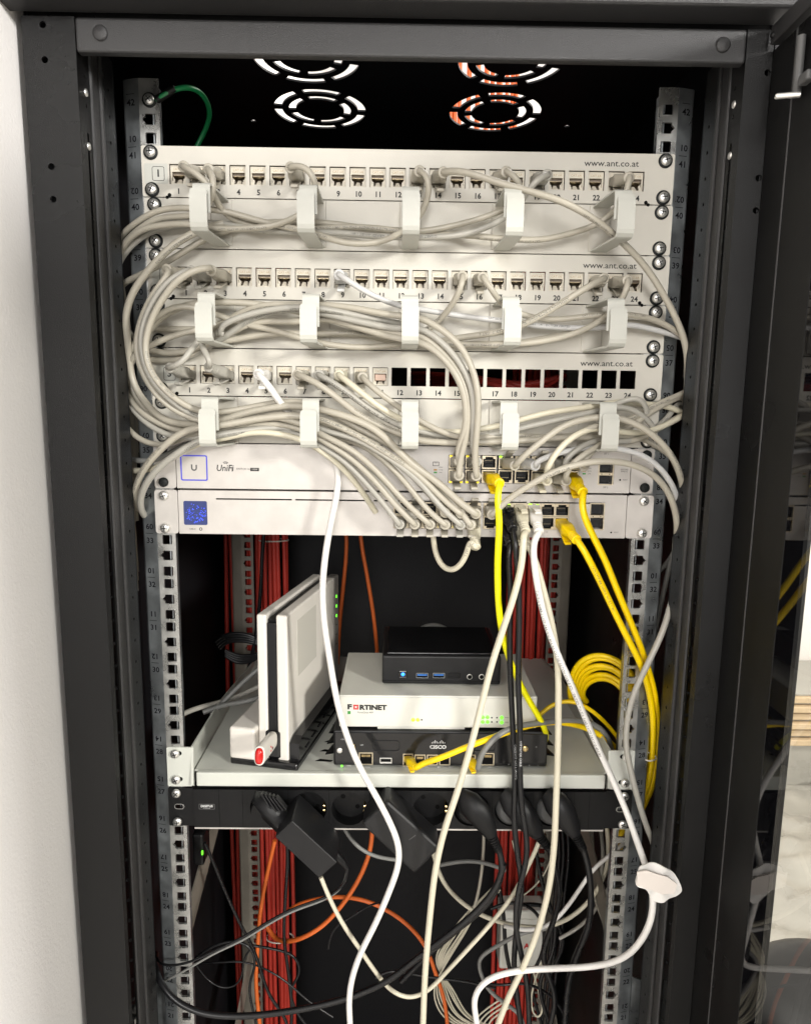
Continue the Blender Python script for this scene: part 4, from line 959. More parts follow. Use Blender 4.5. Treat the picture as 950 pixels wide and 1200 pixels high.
def schuko(i, pts, mkey, label):
    t = empty('power_plug', (XS[i], -10, zm), label, 'power plug', 'power plugs in the power strip')
    MB().cyl((XS[i], YP+12, zm), (0,-1,0), [(0, 17), (10, 17), (13.5, 15.8), (16, 13)], 30).build('plug_face', M[mkey], t)
    P = [W(*p) for p in pts]
    taper(P[:5], [8, 13.0, 13.2, 10.5, 6.2], 18, 0.72).build('plug_body', M['black_plastic' if mkey == 'black_plastic' else 'dark_grey'], t)
    d = (P[4]-P[3]).normalized()
    for k in range(6):
        c0 = P[4] + d*(3.0*k); u_ = Vector((0,-1,0)); u_ = (u_ - d*u_.dot(d)).normalized()
        MB().cyl(c0, d, [(0, 5.6-0.25*k), (2.0, 5.5-0.25*k), (2.1, 4.2), (3.0, 4.2)], 14).build('strain_ring', M['black_plastic'], t)
    return P[4] + d*17
e1 = schuko(5, [(540, 932, -12), (549, 941, -20), (560, 952, -22), (569, 966, -22), (576, 980, -22)], 'black_plastic', 'all black plug in the power strip, left of the two grey topped plugs')
e2 = schuko(6, [(590, 930, -12), (600, 940, -20), (613, 955, -22), (624, 970, -22), (631, 979, -22)], 'mid_grey', 'grey topped plug directly behind the two black network cables')
e3 = schuko(7, [(640, 930, -12), (650, 940, -20), (660, 953, -22), (668, 967, -22), (674, 978, -22)], 'mid_grey', 'grey topped plug in the rightmost socket of the power strip')

# ------------------------------------------------------------------ cables
G, GB, CR, WH, YE, LE, BK, OR, RD, DM = (M[k] for k in ('grey_cable', 'grey_cable_b', 'cream_cable', 'white_cable', 'yellow_cable', 'lemon_cable', 'black_cable', 'orange_cable', 'red_cable', 'dim_cable'))
RC = 2.75
def pp(u, i, d=(0, -1, 0)):
    x = {41: xj1, 39: xj2, 37: xj3}[u][i-1]
    return ((x, -2, zU(u)+20.2-0.6), d, True)
def sp(i, up, d=(0, -1, 0)): return ((sx[i], YS-2, su if up else sl), d, not up)
def tp(L_, i, up, d=(0, -1, 0)): return ((L_[i], Y2-2, u2 if up else l2), d, not up)
g1 = 'grey patch cables of panel 1'; g2 = 'grey patch cables of panel 2'; g3 = 'patch cables of panel 3'
# panel 1
cable('grey cable slanting right above the first ring, leftmost plug of the top panel', G, RC, [(240,210,-46),(250,226,-38),(257,243,-24),(272,258,-14),(310,266,-12),(350,269,-10),(400,266,-12),(440,267,-12),(480,272,-14),(520,267,-16),(560,257,-16),(592,245,-18),(606,236,-24),(612,225,-34),(606,208,-44)], pp(41,2,(-.1,-1,-.1)), pp(41,17,(.12,-1,-.1)), g1, prt=('ASSMANN ELECTRONIC  CAT 6 S/FTP  ISO/IEC 11801  250 MHZ  ASSMANN ELECTRONIC  CAT 6 S/FTP', 95, 3.2, 'cable_print'))
cable('grey cable dropping steeply beside the first ring from the second plug of the top panel', G, RC, [(252,210,-48),(249,230,-44),(240,248,-32),(223,254,-26),(199,254,-22),(177,259,-18),(160,271,-14),(146,284,-10),(138,300,0)], pp(41,3,(0,-1,-.16)), None, g1)
cable('grey cable curling up from the top panel like a hook above the second ring', G, RC, [(358,193,-44),(369,206,-44),(371,222,-40),(368,238,-26),(355,250,-20),(330,262,-26),(305,267,-28),(280,268,-28),(250,268,-28),(223,262,-30),(190,264,-26),(165,269,-20),(150,281,-14),(140,300,0)], pp(41,7,(-.05,-1,-.08)), None, g1)
cable('grey cable curling down right beside the middle ring from the top panel', G, RC, [(501,202,-45),(504,220,-42),(498,243,-34),(486,262,-28),(472,271,-30),(450,283,-34),(425,286,-34),(398,284,-34),(372,274,-30),(345,268,-22),(300,258,-20),(262,247,-22),(223,244,-24),(195,244,-22),(174,251,-18),(157,263,-14),(140,280,0)], pp(41,13,(.03,-1,-.12)), None, g1)
cable('grey cable sweeping diagonally across the top ring row down to the right rail', G, 2.95, [(546,201,-52),(580,213,-52),(620,224,-52),(661,237,-50),(695,256,-46),(716,272,-42),(731,286,-36),(754,310,-30),(778,347,-26),(793,376,-22),(803,404,-16),(805,440,-4),(803,470,10)], pp(41,14,(.12,-1,-.14)), None, g1)
cable('cool grey cable with printed jacket slanting down left behind the fourth top ring', GB, RC, [(624,213,-44),(616,228,-36),(606,243,-28),(580,262,-30),(538,276,-30),(490,278,-26),(440,277,-20),(400,273,-16),(355,272,-14),(310,270,-14),(262,262,-12),(223,262,-14),(200,266,-12),(172,273,-10),(155,287,-6),(138,310,4)], pp(41,19,(.1,-1,-.16)), None, g1, prt=('GIGABIT 350 S/FTP PATCH CABLE  VERIFIED  ISO/IEC 11801', 120, 3.0, 'cable_print'))
cable('grey patch cable hanging straight down from socket 23 of patch panel 1', G, RC, [(735,220,-40),(732,232,-34),(722,246,-24),(700,263,-20),(670,273,-20),(636,281,-20),(609,281,-22),(580,279,-20),(551,276,-16),(510,274,-10),(470,270,-8),(430,268,-8),(390,262,-8),(340,260,-8),(300,262,-8),(260,272,-12),(234,283,-18),(216,295,-18),(190,310,-16),(165,322,-12),(142,334,0),(134,350,10)], pp(41,23,(.06,-1,-.2)), None, g1)
cable('thick grey cable slanting from the first top ring down to the left rail', G, 3.3, [(262,262,-20),(240,267,-24),(224,275,-30),(207,284,-32),(182,308,-30),(157,340,-26),(147,370,-22),(150,400,-18),(152,428,-12),(157,452,-10),(174,476,-14),(196,494,-24),(234,497,-30),(257,494,-32),(280,486,-32),(330,476,-34),(355,476,-36),(373,479,-40),(406,488,-44),(440,503,-46),(481,543,-42),(515,567,-38),(541,591,-40)], None, tp(A,5,True,(-.05,-1,.02)), 'grey patch cables down to the lower switch', prt=('ASSMANN ELECTRONIC CAT6', 30, 3.0, 'cable_print'))
# panel 2
cable('outermost of the three grey cables looping left and down from patch panel 2', G, RC, [(203,317,-44),(192,328,-46),(180,344,-44),(169,365,-40),(160,395,-38),(161,421,-38),(171,445,-38),(190,470,-38),(216,487,-36),(246,497,-36),(280,500,-34),(313,487,-36),(355,487,-36),(373,490,-42),(415,508,-46),(447,527,-46),(489,556,-42),(524,590,-38)], pp(39,1,(-.22,-1,0.02)), tp(A,4,True,(-.05,-1,.02)), g2, prt=('ISO/IEC 11801 S/FTP GIGABIT 350 CABLE E188601  ISO/IEC 11801 S/FTP GIGABIT 350 CABLE', 240, 3.4, 'cable_print'))
cable('middle one of the three grey cables looping left and down from patch panel 2', GB, RC, [(226,315,-46),(205,323,-50),(188,340,-50),(174,364,-46),(165,395,-44),(168,424,-44),(178,446,-44),(197,467,-42),(222,484,-38),(246,494,-30),(280,497,-26),(313,493,-30),(355,494,-32),(380,505,-38),(414,513,-42),(447,531,-44),(484,558,-42),(522,600,-40)], pp(39,2,(-.1,-1,-.02)), tp(A,4,False,(-.04,-1,.1)), g2)
cable('innermost of the three grey cables looping left, its plug beside the bare socket 4', G, 2.9, [(250,313,-52),(230,315,-56),(208,328,-56),(192,348,-54),(177,375,-50),(170,402,-48),(172,426,-48),(183,446,-48),(202,465,-46),(226,480,-40),(250,484,-32),(280,480,-26),(330,471,-26),(355,471,-30),(375,478,-32),(420,502,-38),(460,524,-36),(500,556,-30),(540,600,-36)], pp(39,3,(-.12,-1,0)), tp(A,5,False,(-.2,-1,.1)), g2)
cable('thin white patch cable slanting down from socket 9 of patch panel 2', M['soft_white_cable'], 2.6, [(420,337,-44),(445,350,-36),(470,359,-26),(490,362,-22),(520,367,-20),(560,373,-20),(592,376,-22),(620,381,-22),(660,384,-20),(705,384,-20),(735,380,-20),(765,386,-16),(790,393,-8),(806,400,6)], pp(39,9,(0,-1,-.06)), None, g2, prt=('CAT.6A U/UTP 4PR 26AWG ISO/IEC 11801 EN 50288 VERIFIED', 150, 2.8, 'print'))
cable('grey patch cable from socket 15 of patch panel 2 slanting down to the left', G, RC, [(543,330,-42),(532,354,-32),(518,372,-22),(503,386,-14),(472,396,-12),(440,392,-14),(410,380,-14),(381,372,-14),(345,376,-16),(300,377,-18),(270,375,-18),(246,385,-22),(232,386,-24),(199,395,-24),(174,406,-22),(153,421,-14),(149,440,-4),(160,466,-4),(190,501,-10),(232,501,-14),(257,503,-18),(313,492,-22),(355,494,-22),(380,508,-26),(422,520,-34),(461,550,-38),(503,600,-38)], pp(39,15,(0,-1,-.05)), tp(A,3,False,(-.04,-1,.1)), g2)
cable('grey patch cable from socket 16 of patch panel 2 dipping to the right', G, RC, [(572,334,-42),(583,350,-34),(592,361,-26),(612,369,-22),(640,375,-22),(680,372,-24),(710,368,-26),(735,369,-26),(762,373,-22),(786,384,-16),(806,402,-6),(815,430,4)], pp(39,16,(0,-1,-.07)), None, g2)
cable('grey patch cable with lettered jacket from socket 22 of patch panel 2', G, 2.95, [(690,335,-46),(660,354,-42),(630,372,-38),(608,383,-34),(590,388,-30),(560,393,-26),(530,397,-20),(508,402,-12),(470,404,-10),(440,394,-10),(400,391,-10),(355,391,-14),(313,391,-16),(280,397,-14),(250,402,-14),(232,408,-16),(207,414,-16),(180,412,-12),(158,400,-6),(145,380,6)], pp(39,22,(-.05,-1,-.06)), None, g2, prt=('ASSMANN ELECTRONIC  SLIM PATCH CABLE  CAT 6', 44, 3.6, 'cable_print'))
cable('grey patch cable hanging from socket 23 of patch panel 2 into the last ring', G, RC, [(735,336,-42),(729,352,-34),(716,366,-30),(692,383,-34),(660,395,-36),(620,402,-36),(590,404,-34),(540,404,-26),(505,402,-18),(472,402,-20),(440,407,-24),(400,406,-26),(372,401,-26),(353,397,-24),(330,389,-22),(296,382,-20),(262,372,-20),(236,362,-24),(207,358,-26),(182,372,-24),(165,392,-16),(150,420,-8),(146,450,0)], pp(39,23,(.05,-1,-.1)), None, g2)
# strands down to the upper switch
gs = 'grey patch cables curving down to the upper switch'
def strand(lab, mid, i, m=G): cable(lab, m, 2.95, mid, None, sp(i, False, (0, -1, .12)) if not isinstance(i, tuple) else sp(i[0], True, (0, -1, .1)), gs)
strand('rightmost of the four grey cables falling across the empty openings of panel 3', [(180,385,-8),(232,386,-10),(252,384,-14),(280,367,-20),(305,358,-26),(353,357,-30),(372,357,-34),(410,360,-38),(440,366,-42),(472,371,-44),(490,371,-48),(514,384,-52),(538,403,-54),(553,431,-54),(560,460,-54),(560,490,-52),(557,520,-48),(556,543,-42)], 1)
strand('second from the right of the four grey cables falling across panel 3', [(180,414,-6),(216,422,-8),(234,411,-12),(256,400,-16),(290,376,-22),(322,364,-28),(353,363,-30),(372,366,-34),(440,381,-40),(472,386,-44),(490,383,-46),(521,404,-50),(544,434,-50),(554,460,-50),(555,493,-48),(553,515,-42),(554,530,-36)], (1,), GB)
strand('third from the right of the four grey cables falling across panel 3', [(168,420,-4),(190,423,-8),(216,420,-10),(236,410,-12),(262,395,-16),(295,378,-20),(353,377,-24),(381,373,-28),(440,388,-36),(472,392,-42),(490,391,-44),(521,416,-48),(541,444,-48),(548,476,-48),(548,502,-46),(542,528,-42),(537,545,-38)], 0)
strand('leftmost of the four grey cables falling across panel 3', [(146,440,0),(160,415,-8),(182,378,-14),(207,362,-20),(232,354,-24),(252,354,-26),(300,356,-24),(353,366,-24),(400,378,-30),(440,390,-38),(472,398,-44),(490,399,-46),(514,414,-52),(534,438,-52),(545,468,-50),(545,505,-46),(537,522,-40),(534,533,-36)], (0,))
# more strands through the middle row of rings
gp = 'grey cables passing through the rings'
cable('cool grey cable bowing upward between the first two rings of the middle row', GB, RC, [(262,392,-30),(252,386,-32),(280,372,-34),(322,362,-36),(353,360,-40),(372,361,-40),(410,368,-38),(440,374,-36),(472,380,-32),(490,384,-26),(508,394,-14),(520,404,-8)], group=gp)
cable('grey cable crossing low between the third and last rings of the middle row', G, RC, [(372,391,-12),(400,390,-12),(440,394,-12),(472,400,-14),(500,404,-12),(560,403,-12),(592,403,-14),(620,400,-14),(660,392,-14),(712,380,-16),(735,377,-14),(762,380,-10),(785,388,-2),(802,396,8)], group=gp, prt=('S/FTP CO 250-MHZ ISO', 20, 3.0, 'cable_print'))
# panel 3
cable('short grey cable rising from the leftmost plug of the third panel into the first ring', GB, RC, [(216,426,-46),(219,416,-42),(228,404,-36),(238,394,-28),(248,386,-18)], pp(37,1,(-.25,-1,.15)), None, g3)
cable('short grey cable slanting up left from a ribbed plug into the first middle ring', GB, RC, [(250,427,-46),(240,413,-40),(235,403,-34),(236,392,-24),(240,380,-14)], pp(37,3,(-.3,-1,.2)), None, g3)
cable('long white cable hanging past the modem and shelf down to the cabinet bottom', WH, 3.15, [(316,452,-44),(324,466,-38),(333,478,-30),(348,492,-14),(370,514,-10),(384,524,-12),(393,538,-20),(397,556,-24),(395,578,-28),(389,606,-30),(382,645,-30),(378,685,-30),(379,722,-30),(386,770,-30),(393,812,-30),(403,852,-32),(420,896,-36),(439,930,-40),(456,962,-44),(467,990,-46),(467,1012,-46),(457,1042,-42),(440,1082,-38),(422,1118,-34),(412,1148,-30),(409,1172,-28),(411,1215,-26)], pp(37,5), None, g3)
cable('leftmost and lowest of the four grey cables slanting down right from patch panel 3', G, 2.95, [(372,449,-46),(395,466,-46),(416,483,-44),(440,497,-40),(470,509,-38),(490,516,-36),(540,519,-30),(590,517,-30),(605,517,-30),(641,514,-30),(703,513,-26),(724,518,-24),(744,517,-22),(761,508,-18),(778,498,-12),(800,486,0),(812,478,10)], pp(37,7,(-.02,-1,.0)), None, g3)
cable('printed grey cable, second from left of the four slanting from patch panel 3', GB, RC, [(395,451,-44),(415,466,-42),(440,484,-38),(470,500,-34),(490,505,-30),(520,511,-26),(545,513,-24),(590,507,-26),(605,503,-28),(644,494,-30),(703,481,-30),(724,476,-28),(741,479,-26),(758,491,-24),(764,500,-20)], pp(37,8), None, g3, prt=('ASSMANN ELECTRONIC  SLIM LINE  CAT 6', 14, 3.6, 'print'))
cable('palest cable, third from left of the four slanting from patch panel 3', CR, 2.8, [(415,453,-46),(434,469,-44),(452,482,-40),(470,491,-36),(490,500,-30),(530,507,-24),(560,503,-24),(590,498,-26),(605,493,-28),(644,483,-30),(703,475,-28),(724,470,-22),(741,473,-16),(761,474,-12),(778,475,-8),(800,484,0),(812,492,10)], pp(37,9), None, g3)
cable('topmost of the four cables slanting from patch panel 3, beside the pinkish socket', G, RC, [(437,455,-44),(455,468,-40),(470,479,-34),(490,492,-34),(513,504,-34),(538,513,-32),(565,513,-28),(592,510,-22),(640,512,-16),(703,508,-14),(724,503,-16),(741,497,-18),(758,482,-18),(778,472,-14),(800,462,-2),(812,456,10)], pp(37,10,(.1,-1,-.05)), None, g3)
# short stray end below socket 24
cable('short grey cable end poking up beside the last ring of the lowest row', GB, 2.6, [(700,480,-18),(712,479,-24),(728,470,-30),(744,464,-32),(754,466,-32),(757,476,-30),(757,484,-26)], group=gp)
# left gap to the lower switch
gl = 'grey patch cables down to the lower switch'
cable('grey cable into the second lower left plug of the lower switch', G, RC, [(142,440,4),(150,463,-4),(165,483,-14),(190,498,-20),(215,506,-24),(236,508,-28),(257,508,-30),(305,496,-34),(354,503,-36),(380,518,-42),(405,532,-44),(435,559,-44),(463,592,-42)], None, tp(A,1,False,(-.04,-1,.1)), gl)
cable('cool grey cable into the leftmost plug of the lower switch', GB, RC, [(143,462,4),(153,476,-6),(174,498,-16),(207,513,-24),(238,512,-28),(257,512,-30),(300,504,-32),(354,510,-34),(378,524,-38),(402,539,-40),(427,564,-40),(450,591,-40)], None, tp(A,0,False,(-.04,-1,.1)), gl)
cable('grey cable into the third lower left plug of the lower switch', G, RC, [(143,492,4),(153,507,-6),(174,520,-14),(197,521,-20),(220,512,-26),(240,505,-30),(257,504,-34),(313,488,-38),(354,497,-40),(380,511,-44),(414,528,-48),(442,553,-46),(476,590,-42)], None, tp(A,2,False,(-.04,-1,.1)), gl)
cable('upper of two thick grey cables hooking under beside the blue outlined switch', G, 3.2, [(172,600,20),(162,598,4),(158,582,-10),(163,560,-22),(174,542,-30),(190,525,-36),(210,508,-40),(236,500,-44),(257,499,-44),(300,491,-42),(354,487,-40),(373,492,-36),(420,514,-32),(470,545,-24),(500,575,-24)], None, tp(A,3,True,(-.05,-1,.04)), gl)
cable('lower of two thick grey cables hooking under beside the blue outlined switch', GB, 3.2, [(176,608,20),(168,604,2),(164,590,-12),(169,570,-24),(184,550,-32),(204,534,-38),(226,520,-42),(246,512,-42),(280,506,-38),(320,501,-34),(354,506,-30),(378,518,-26),(420,545,-22),(455,575,-22),(470,600,-24)], None, tp(A,1,True,(-.04,-1,.0)), gl)
cable('dark grey cable crossing the left rail at the height of the blue status outline', DM, RC, [(142,535,8),(155,539,2),(177,541,-2),(196,533,-6),(215,522,-10),(236,514,-14)], group=gp)
cable('pale grey cable stub crossing the left rail just beside the blue status outline', CR, 2.8, [(140,550,10),(155,552,-6),(172,551,-16),(188,546,-24),(208,533,-30),(236,518,-34),(257,515,-36),(300,506,-38),(354,515,-38),(376,528,-36),(398,545,-32),(420,570,-28),(440,600,-10)], group=gp)
cable('pale grey cable hanging in a small loop under the lower switch', CR, 2.8, [(551,628,-32),(547,650,-28),(538,665,-22),(526,671,-14),(515,661,-6),(509,645,2),(507,625,8),(507,600,14)], tp(A,5,False,(0,-1,-.75)), None, gl, prt=('S/FTP CAT 6', 8, 3.2, 'cable_print'))
# right side of the upper switch
gr = 'grey patch cables of the upper switch right half'
cable('grey cable curving highest from the upper switch to the last lowest ring', G, 2.95, [(604,543,-44),(627,523,-46),(661,498,-46),(685,491,-46),(704,488,-46),(722,489,-48),(744,496,-48),(769,513,-46),(786,533,-42),(795,552,-34),(800,575,-18),(800,600,0)], sp(3,True,(0.1,-1,0)), None, gr, prt=('VERIFIED ISO/IEC 11801', 170, 3.2, 'cable_print'))
cable('whitish cable lying flat behind the grey ones at the upper switch', M['soft_white_cable'], 2.7, [(622,544,-42),(644,534,-40),(676,526,-36),(704,523,-30),(724,526,-30),(748,531,-30),(773,548,-28),(789,572,-22),(795,594,-8),(798,620,10)], sp(4,True,(0.2,-1,0)), None, gr)
cable('grey cable curving second highest from the upper switch to the last ring', G, RC, [(640,546,-42),(661,520,-46),(686,503,-46),(704,497,-44),(722,497,-36),(742,490,-24),(757,480,-20),(778,470,-16),(800,461,-4),(812,455,8)], sp(5,True,(0.1,-1,0)), None, gr)
cable('cream toned cable rising steeply from the upper switch lower sockets to the last ring', CR, RC, [(638,554,-50),(650,532,-52),(668,513,-50),(688,503,-46),(703,501,-42),(724,506,-34),(754,507,-26),(778,499,-18),(800,487,-6),(812,480,6)], sp(5,False,(0.05,-1,0)), None, gr)
cable('cool grey cable half hidden behind the steep cream one at the upper switch', GB, RC, [(656,547,-42),(668,532,-42),(686,520,-38),(703,515,-32),(724,518,-28),(744,516,-20),(762,506,-14),(780,492,-4),(796,470,6)], sp(6,True,(0.1,-1,0)), None, gr)
cable('grey cable rising just left of the yellow plug of the upper switch', G, RC, [(660,556,-50),(672,541,-52),(688,530,-48),(704,521,-40),(722,510,-30),(741,499,-26),(761,483,-22),(780,473,-14),(800,464,0)], sp(6,False,(0.1,-1,0)), None, gr)
cable('rightmost grey cable of the upper switch, above the yellow plug', G, RC, [(677,547,-40),(686,537,-42),(697,526,-38),(706,515,-32),(722,510,-26),(745,512,-18),(765,520,-8),(790,540,8)], sp(7,True,(0.1,-1,0)), None, gr)
cable('grey cable arching high over both silver switches to the right rail', G, 2.95, [(596,584,-46),(618,570,-52),(640,557,-56),(665,547,-58),(707,540,-58),(749,547,-54),(775,565,-46),(789,592,-36),(793,620,-20),(790,650,4)], tp(B,0,True,(-.1,-1,0)), None, 'cables of the lower switch', prt=('CAT6 S/FTP 11-28', 62, 3.2, 'cable_print'))
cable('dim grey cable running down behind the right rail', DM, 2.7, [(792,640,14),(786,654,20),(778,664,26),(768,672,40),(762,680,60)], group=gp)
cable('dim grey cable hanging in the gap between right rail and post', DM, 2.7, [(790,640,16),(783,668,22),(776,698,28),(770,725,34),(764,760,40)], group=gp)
# yellow
cable('bright lemon yellow cable dropping from the upper switch to the black router', LE, 3.1, [(582,575,-42),(585,610,-44),(583,650,-44),(583,690,-40),(586,730,-34),(594,765,-26),(606,795,-16),(620,822,-8),(634,845,0),(640,862,14),(636,874,30)], sp(2,False,(.18,-1,-.1)), None, 'yellow patch cables', pm=YE)
cable('upper of two yellow cables slanting to the right rail, from the upper switch', YE, 3.2, [(680,592,-44),(693,625,-42),(708,655,-38),(722,690,-34),(738,728,-26),(753,766,-16),(764,802,-6),(770,838,4),(769,880,12),(763,920,20),(750,952,38),(734,980,60),(722,1000,80)], sp(7,False,(.12,-1,-.35)), None, 'yellow patch cables')
cable('lower of two yellow cables slanting to the right rail, from the lower switch', YE, 3.2, [(679,636,-42),(692,660,-42),(706,688,-40),(720,718,-36),(735,748,-30),(750,778,-20),(760,810,-8),(765,848,2),(764,885,10),(758,922,20),(744,950,40),(728,975,62),(716,995,80)], tp(B,5,False,(.25,-1,-.35)), None, 'yellow patch cables', prt=('CAT6 S/FTP 4PR 26AWG  ISO/IEC 11801', 30, 3.0, 'cable_print'))
cy = []
for k in range(6):
    o_ = 3.4*k; j_ = (1.5, -1.0, 2.0, -2.0, 1.0, 0)[k]
    fwd = [(748-0.7*o_, 950-o_, 44+k), (763-0.7*o_, 925-o_, 22+k), (767-0.6*o_, 895, 24+k), (764-0.7*o_, 850, 34+2*k), (752-0.8*o_, 808+0.9*o_+j_, 44+2*k), (728-0.4*o_, 775+1.4*o_+j_, 52+2*k),
           (700+0.3*o_, 765+1.7*o_+j_, 60+2*k), (679+0.5*o_, 775+1.5*o_, 68+3*k), (668+0.8*o_, 797+1.1*o_, 76+4*k), (668+1.3*o_, 822+0.1*o_, 86+5*k)]
    cy += fwd if k % 2 == 0 else fwd[::-1]
cable('coil of yellow cable hanging behind the right rail', YE, 3.0, cy, group='yellow patch cables')
cable('yellow cable plugged into the middle of the black router and running right', YE, 3.0, [(490,896,-20),(512,890,-22),(540,878,-22),(572,866,-18),(600,856,-10),(625,849,0),(650,846,10),(680,851,22),(704,862,34),(724,880,46),(735,905,56)], ((W(478, 889, YR).x, YR-1, W(478, 889, YR).z), (.35,-1,.15), True), None, 'yellow patch cables', ps_=0.72)
cable('thin yellow cable arching low over the right side of the shelf', YE, 2.4, [(628,842,60),(640,830,62),(658,821,64),(676,823,62),(695,834,60),(712,850,58),(726,868,56)], group='yellow patch cables')
cable('grey cable with a yellow boot plugged into the right half of the black router', DM, 2.9, [(560,893,-20),(567,878,-24),(586,859,-20),(606,851,-10),(634,847,0),(660,844,12),(684,845,22),(703,853,30),(714,868,36),(718,890,44)], ((W(549, 890, YR).x, YR-1, W(549, 890, YR).z), (.3,-1,.15), True), None, 'cables of the router', pm=YE, ps_=0.72)
bandp = [W(757 + 8*math.cos(a)*1.2, 885 + 4*math.sin(a), 10) + Vector((0, -8*math.sin(a) - 3, 0)) for a in [2*math.pi*i/16 for i in range(17)]]
cable('thin white cable tie round the yellow cables beside the right rail', M['tie'], 0.8, bandp, cat='cable tie', name='cable_tie', raw=True)
# black pair, white and cream cables hanging in front
cable('left one of the two black network cables hanging from the lower switch', BK, 2.9, [(596,640,-38),(598,690,-36),(597,740,-36),(598,800,-36),(601,860,-38),(603,920,-42),(602,960,-38),(606,1000,-34),(611,1040,-30),(606,1080,-28),(602,1130,-24),(606,1170,-20),(612,1215,-20)], tp(B,1,False,(.05,-1,-.55)), None, 'black network cables', prt=('CABLE UTP CAT.6 24AWG', 200, 3.0, 'white_print'))
cable('right one of the two black network cables hanging from the lower switch', BK, 2.9, [(603,632,-44),(607,680,-42),(608,740,-42),(607,800,-42),(609,850,-44),(609,910,-46),(611,945,-44),(617,985,-40),(616,1010,-36),(607,1045,-34),(604,1085,-32),(611,1120,-30),(618,1160,-26),(620,1215,-24)], tp(B,1,True,(.1,-1,-.5)), None, 'black network cables', prt=('UTP PATCH CABLE', 210, 3.0, 'white_print'))
cable('cream cable hanging in front of the mini computer and firewall to the cabinet bottom', CR, 3.2, [(613,622,-46),(612,655,-48),(603,695,-50),(590,735,-52),(575,782,-52),(563,830,-54),(550,880,-56),(535,930,-58),(520,975,-56),(510,1020,-54),(503,1080,-50),(498,1140,-46),(495,1215,-42)], tp(B,2,True,(.05,-1,-.6)), None, 'cream cables')
cable('cream cable hanging just right of the two black cables, in front of the shelf', CR, 3.2, [(618,635,-36),(626,655,-38),(636,690,-40),(646,730,-42),(653,775,-44),(654,830,-44),(653,890,-46),(651,945,-48),(649,990,-48),(643,1040,-46),(630,1090,-42),(612,1135,-38),(595,1170,-34),(578,1215,-30)], tp(B,2,False,(.08,-1,-.55)), None, 'cream cables')
cable('bright white lettered cable running from the lower switch to the white tag', WH, 3.1, [(625,628,-42),(625,655,-46),(630,690,-50),(638,725,-52),(651,762,-52),(668,800,-50),(684,838,-48),(700,876,-46),(718,915,-44),(735,955,-52),(748,992,-72),(758,1020,-90),(764,1042,-94),(764,1070,-92),(752,1100,-80),(727,1124,-58),(690,1133,-38),(645,1135,-38),(605,1138,-38),(572,1147,-38),(556,1166,-36),(557,1190,-32),(562,1220,-30)], tp(B,3,True,(.0,-1,-.6)), None, 'white network cables', prt=('TIA/EIA 568B.2 UTP 24AWG 4PAIRS CAT.5E PATCH CABLE ETL VERIFIED TIA/EIA 568B.2 UTP 24AWG 4PAIRS', 60, 3.8, 'print'))
cable('greyish white cable bowing in front of the right rail and tucked behind the white cable', M['grey_cable_b'], 3.0, [(792,690,0),(786,706,-14),(778,735,-24),(760,775,-30),(744,808,-32),(735,840,-32),(733,875,-32),(739,905,-34),(748,940,-34),(757,968,-18),(766,992,8),(774,1030,36)], None, None, 'white network cables')
tg = [(746,1022),(748,1014),(757,1012),(768,1011),(780,1016),(789,1023),(795,1033),(797,1043),(792,1050),(781,1052),(774,1056),(765,1055),(760,1048),(755,1040),(745,1037)]
tgc = catmull([Vector((x, y, 0)) for x, y in tg + tg[:1]], 2.0)[:-1]; tg = [(v.x, v.y) for v in tgc]
cc = W(770, 1034, -98); to_ = []
tp_ = [W(px, py, -98) for px, py in tg]
tagmb = MB(); n = len(tp_)
fr = [Vector((p.x, -99.5 - 1.4*math.sin(i*0.45), p.z)) for i, p in enumerate(tp_)]; cen = Vector((cc.x, -101.5, cc.z))
bk = [p + Vector((0, 1.2, 0)) for p in fr]
tagmb.add(fr + [cen] + bk + [cen + Vector((0, 1.2, 0))], [(i, (i+1) % n, n) for i in range(n)] + [(n+1+(i+1) % n, n+1+i, 2*n+1) for i in range(n)] + [(i, n+1+i, n+1+(i+1) % n, (i+1) % n) for i in range(n)], False)
tgo = tagmb.build('cable_tag', M['white_cable'], None, at=cc); tag(tgo, 'blank white paper tag folded round the white cable at the lower right', 'cable tag')
pt = [(746,1022),(757,1020),(768,1024),(782,1028),(793,1036),(790,1047),(776,1048),(762,1043),(746,1038)]
MB().prism([(W(x, y, -104).x, W(x, y, -104).z) for x, y in pt], -104.2, -103.2, 'y').build('dull_patch', M['paper'], tgo)

# cables below the power strip
cable('white cable looping low from the left adapter up to the right of the centre', M['cream_cable'], 2.3, [(376,1028,-20),(384,1048,-20),(400,1080,-18),(420,1110,-14),(442,1142,-10),(460,1162,-6),(480,1170,-4),(500,1162,-4),(522,1140,-4),(548,1112,-6),(575,1082,-8),(600,1050,-10),(620,1012,-10),(632,985,-6),(640,960,6)], group='cables below the power strip')
cable('thick black mains cable sweeping from the left rail across the bottom', BK, 3.3, [(183,1118,30),(182,1132,6),(187,1150,-14),(205,1172,-22),(235,1187,-26),(280,1191,-26),(340,1185,-26),(400,1172,-24),(450,1152,-22),(490,1122,-20),(530,1092,-18),(560,1066,-18),(582,1038,-20),(590,1012,-22)], group='mains cables', cat='mains cable', name='mains_cable')
cable('black mains cord curving down from the third plug from the right', BK, 3.2, [tuple(e1), tuple(e1 + Vector((5,1,-12))), tuple(W(589,1010,-22)), tuple(W(583,1040,-18)), tuple(W(566,1064,-12)), tuple(W(535,1090,-2)), tuple(W(500,1120,10)), tuple(W(470,1150,22))], group='mains cables', cat='mains cable', name='mains_cable', raw=True)
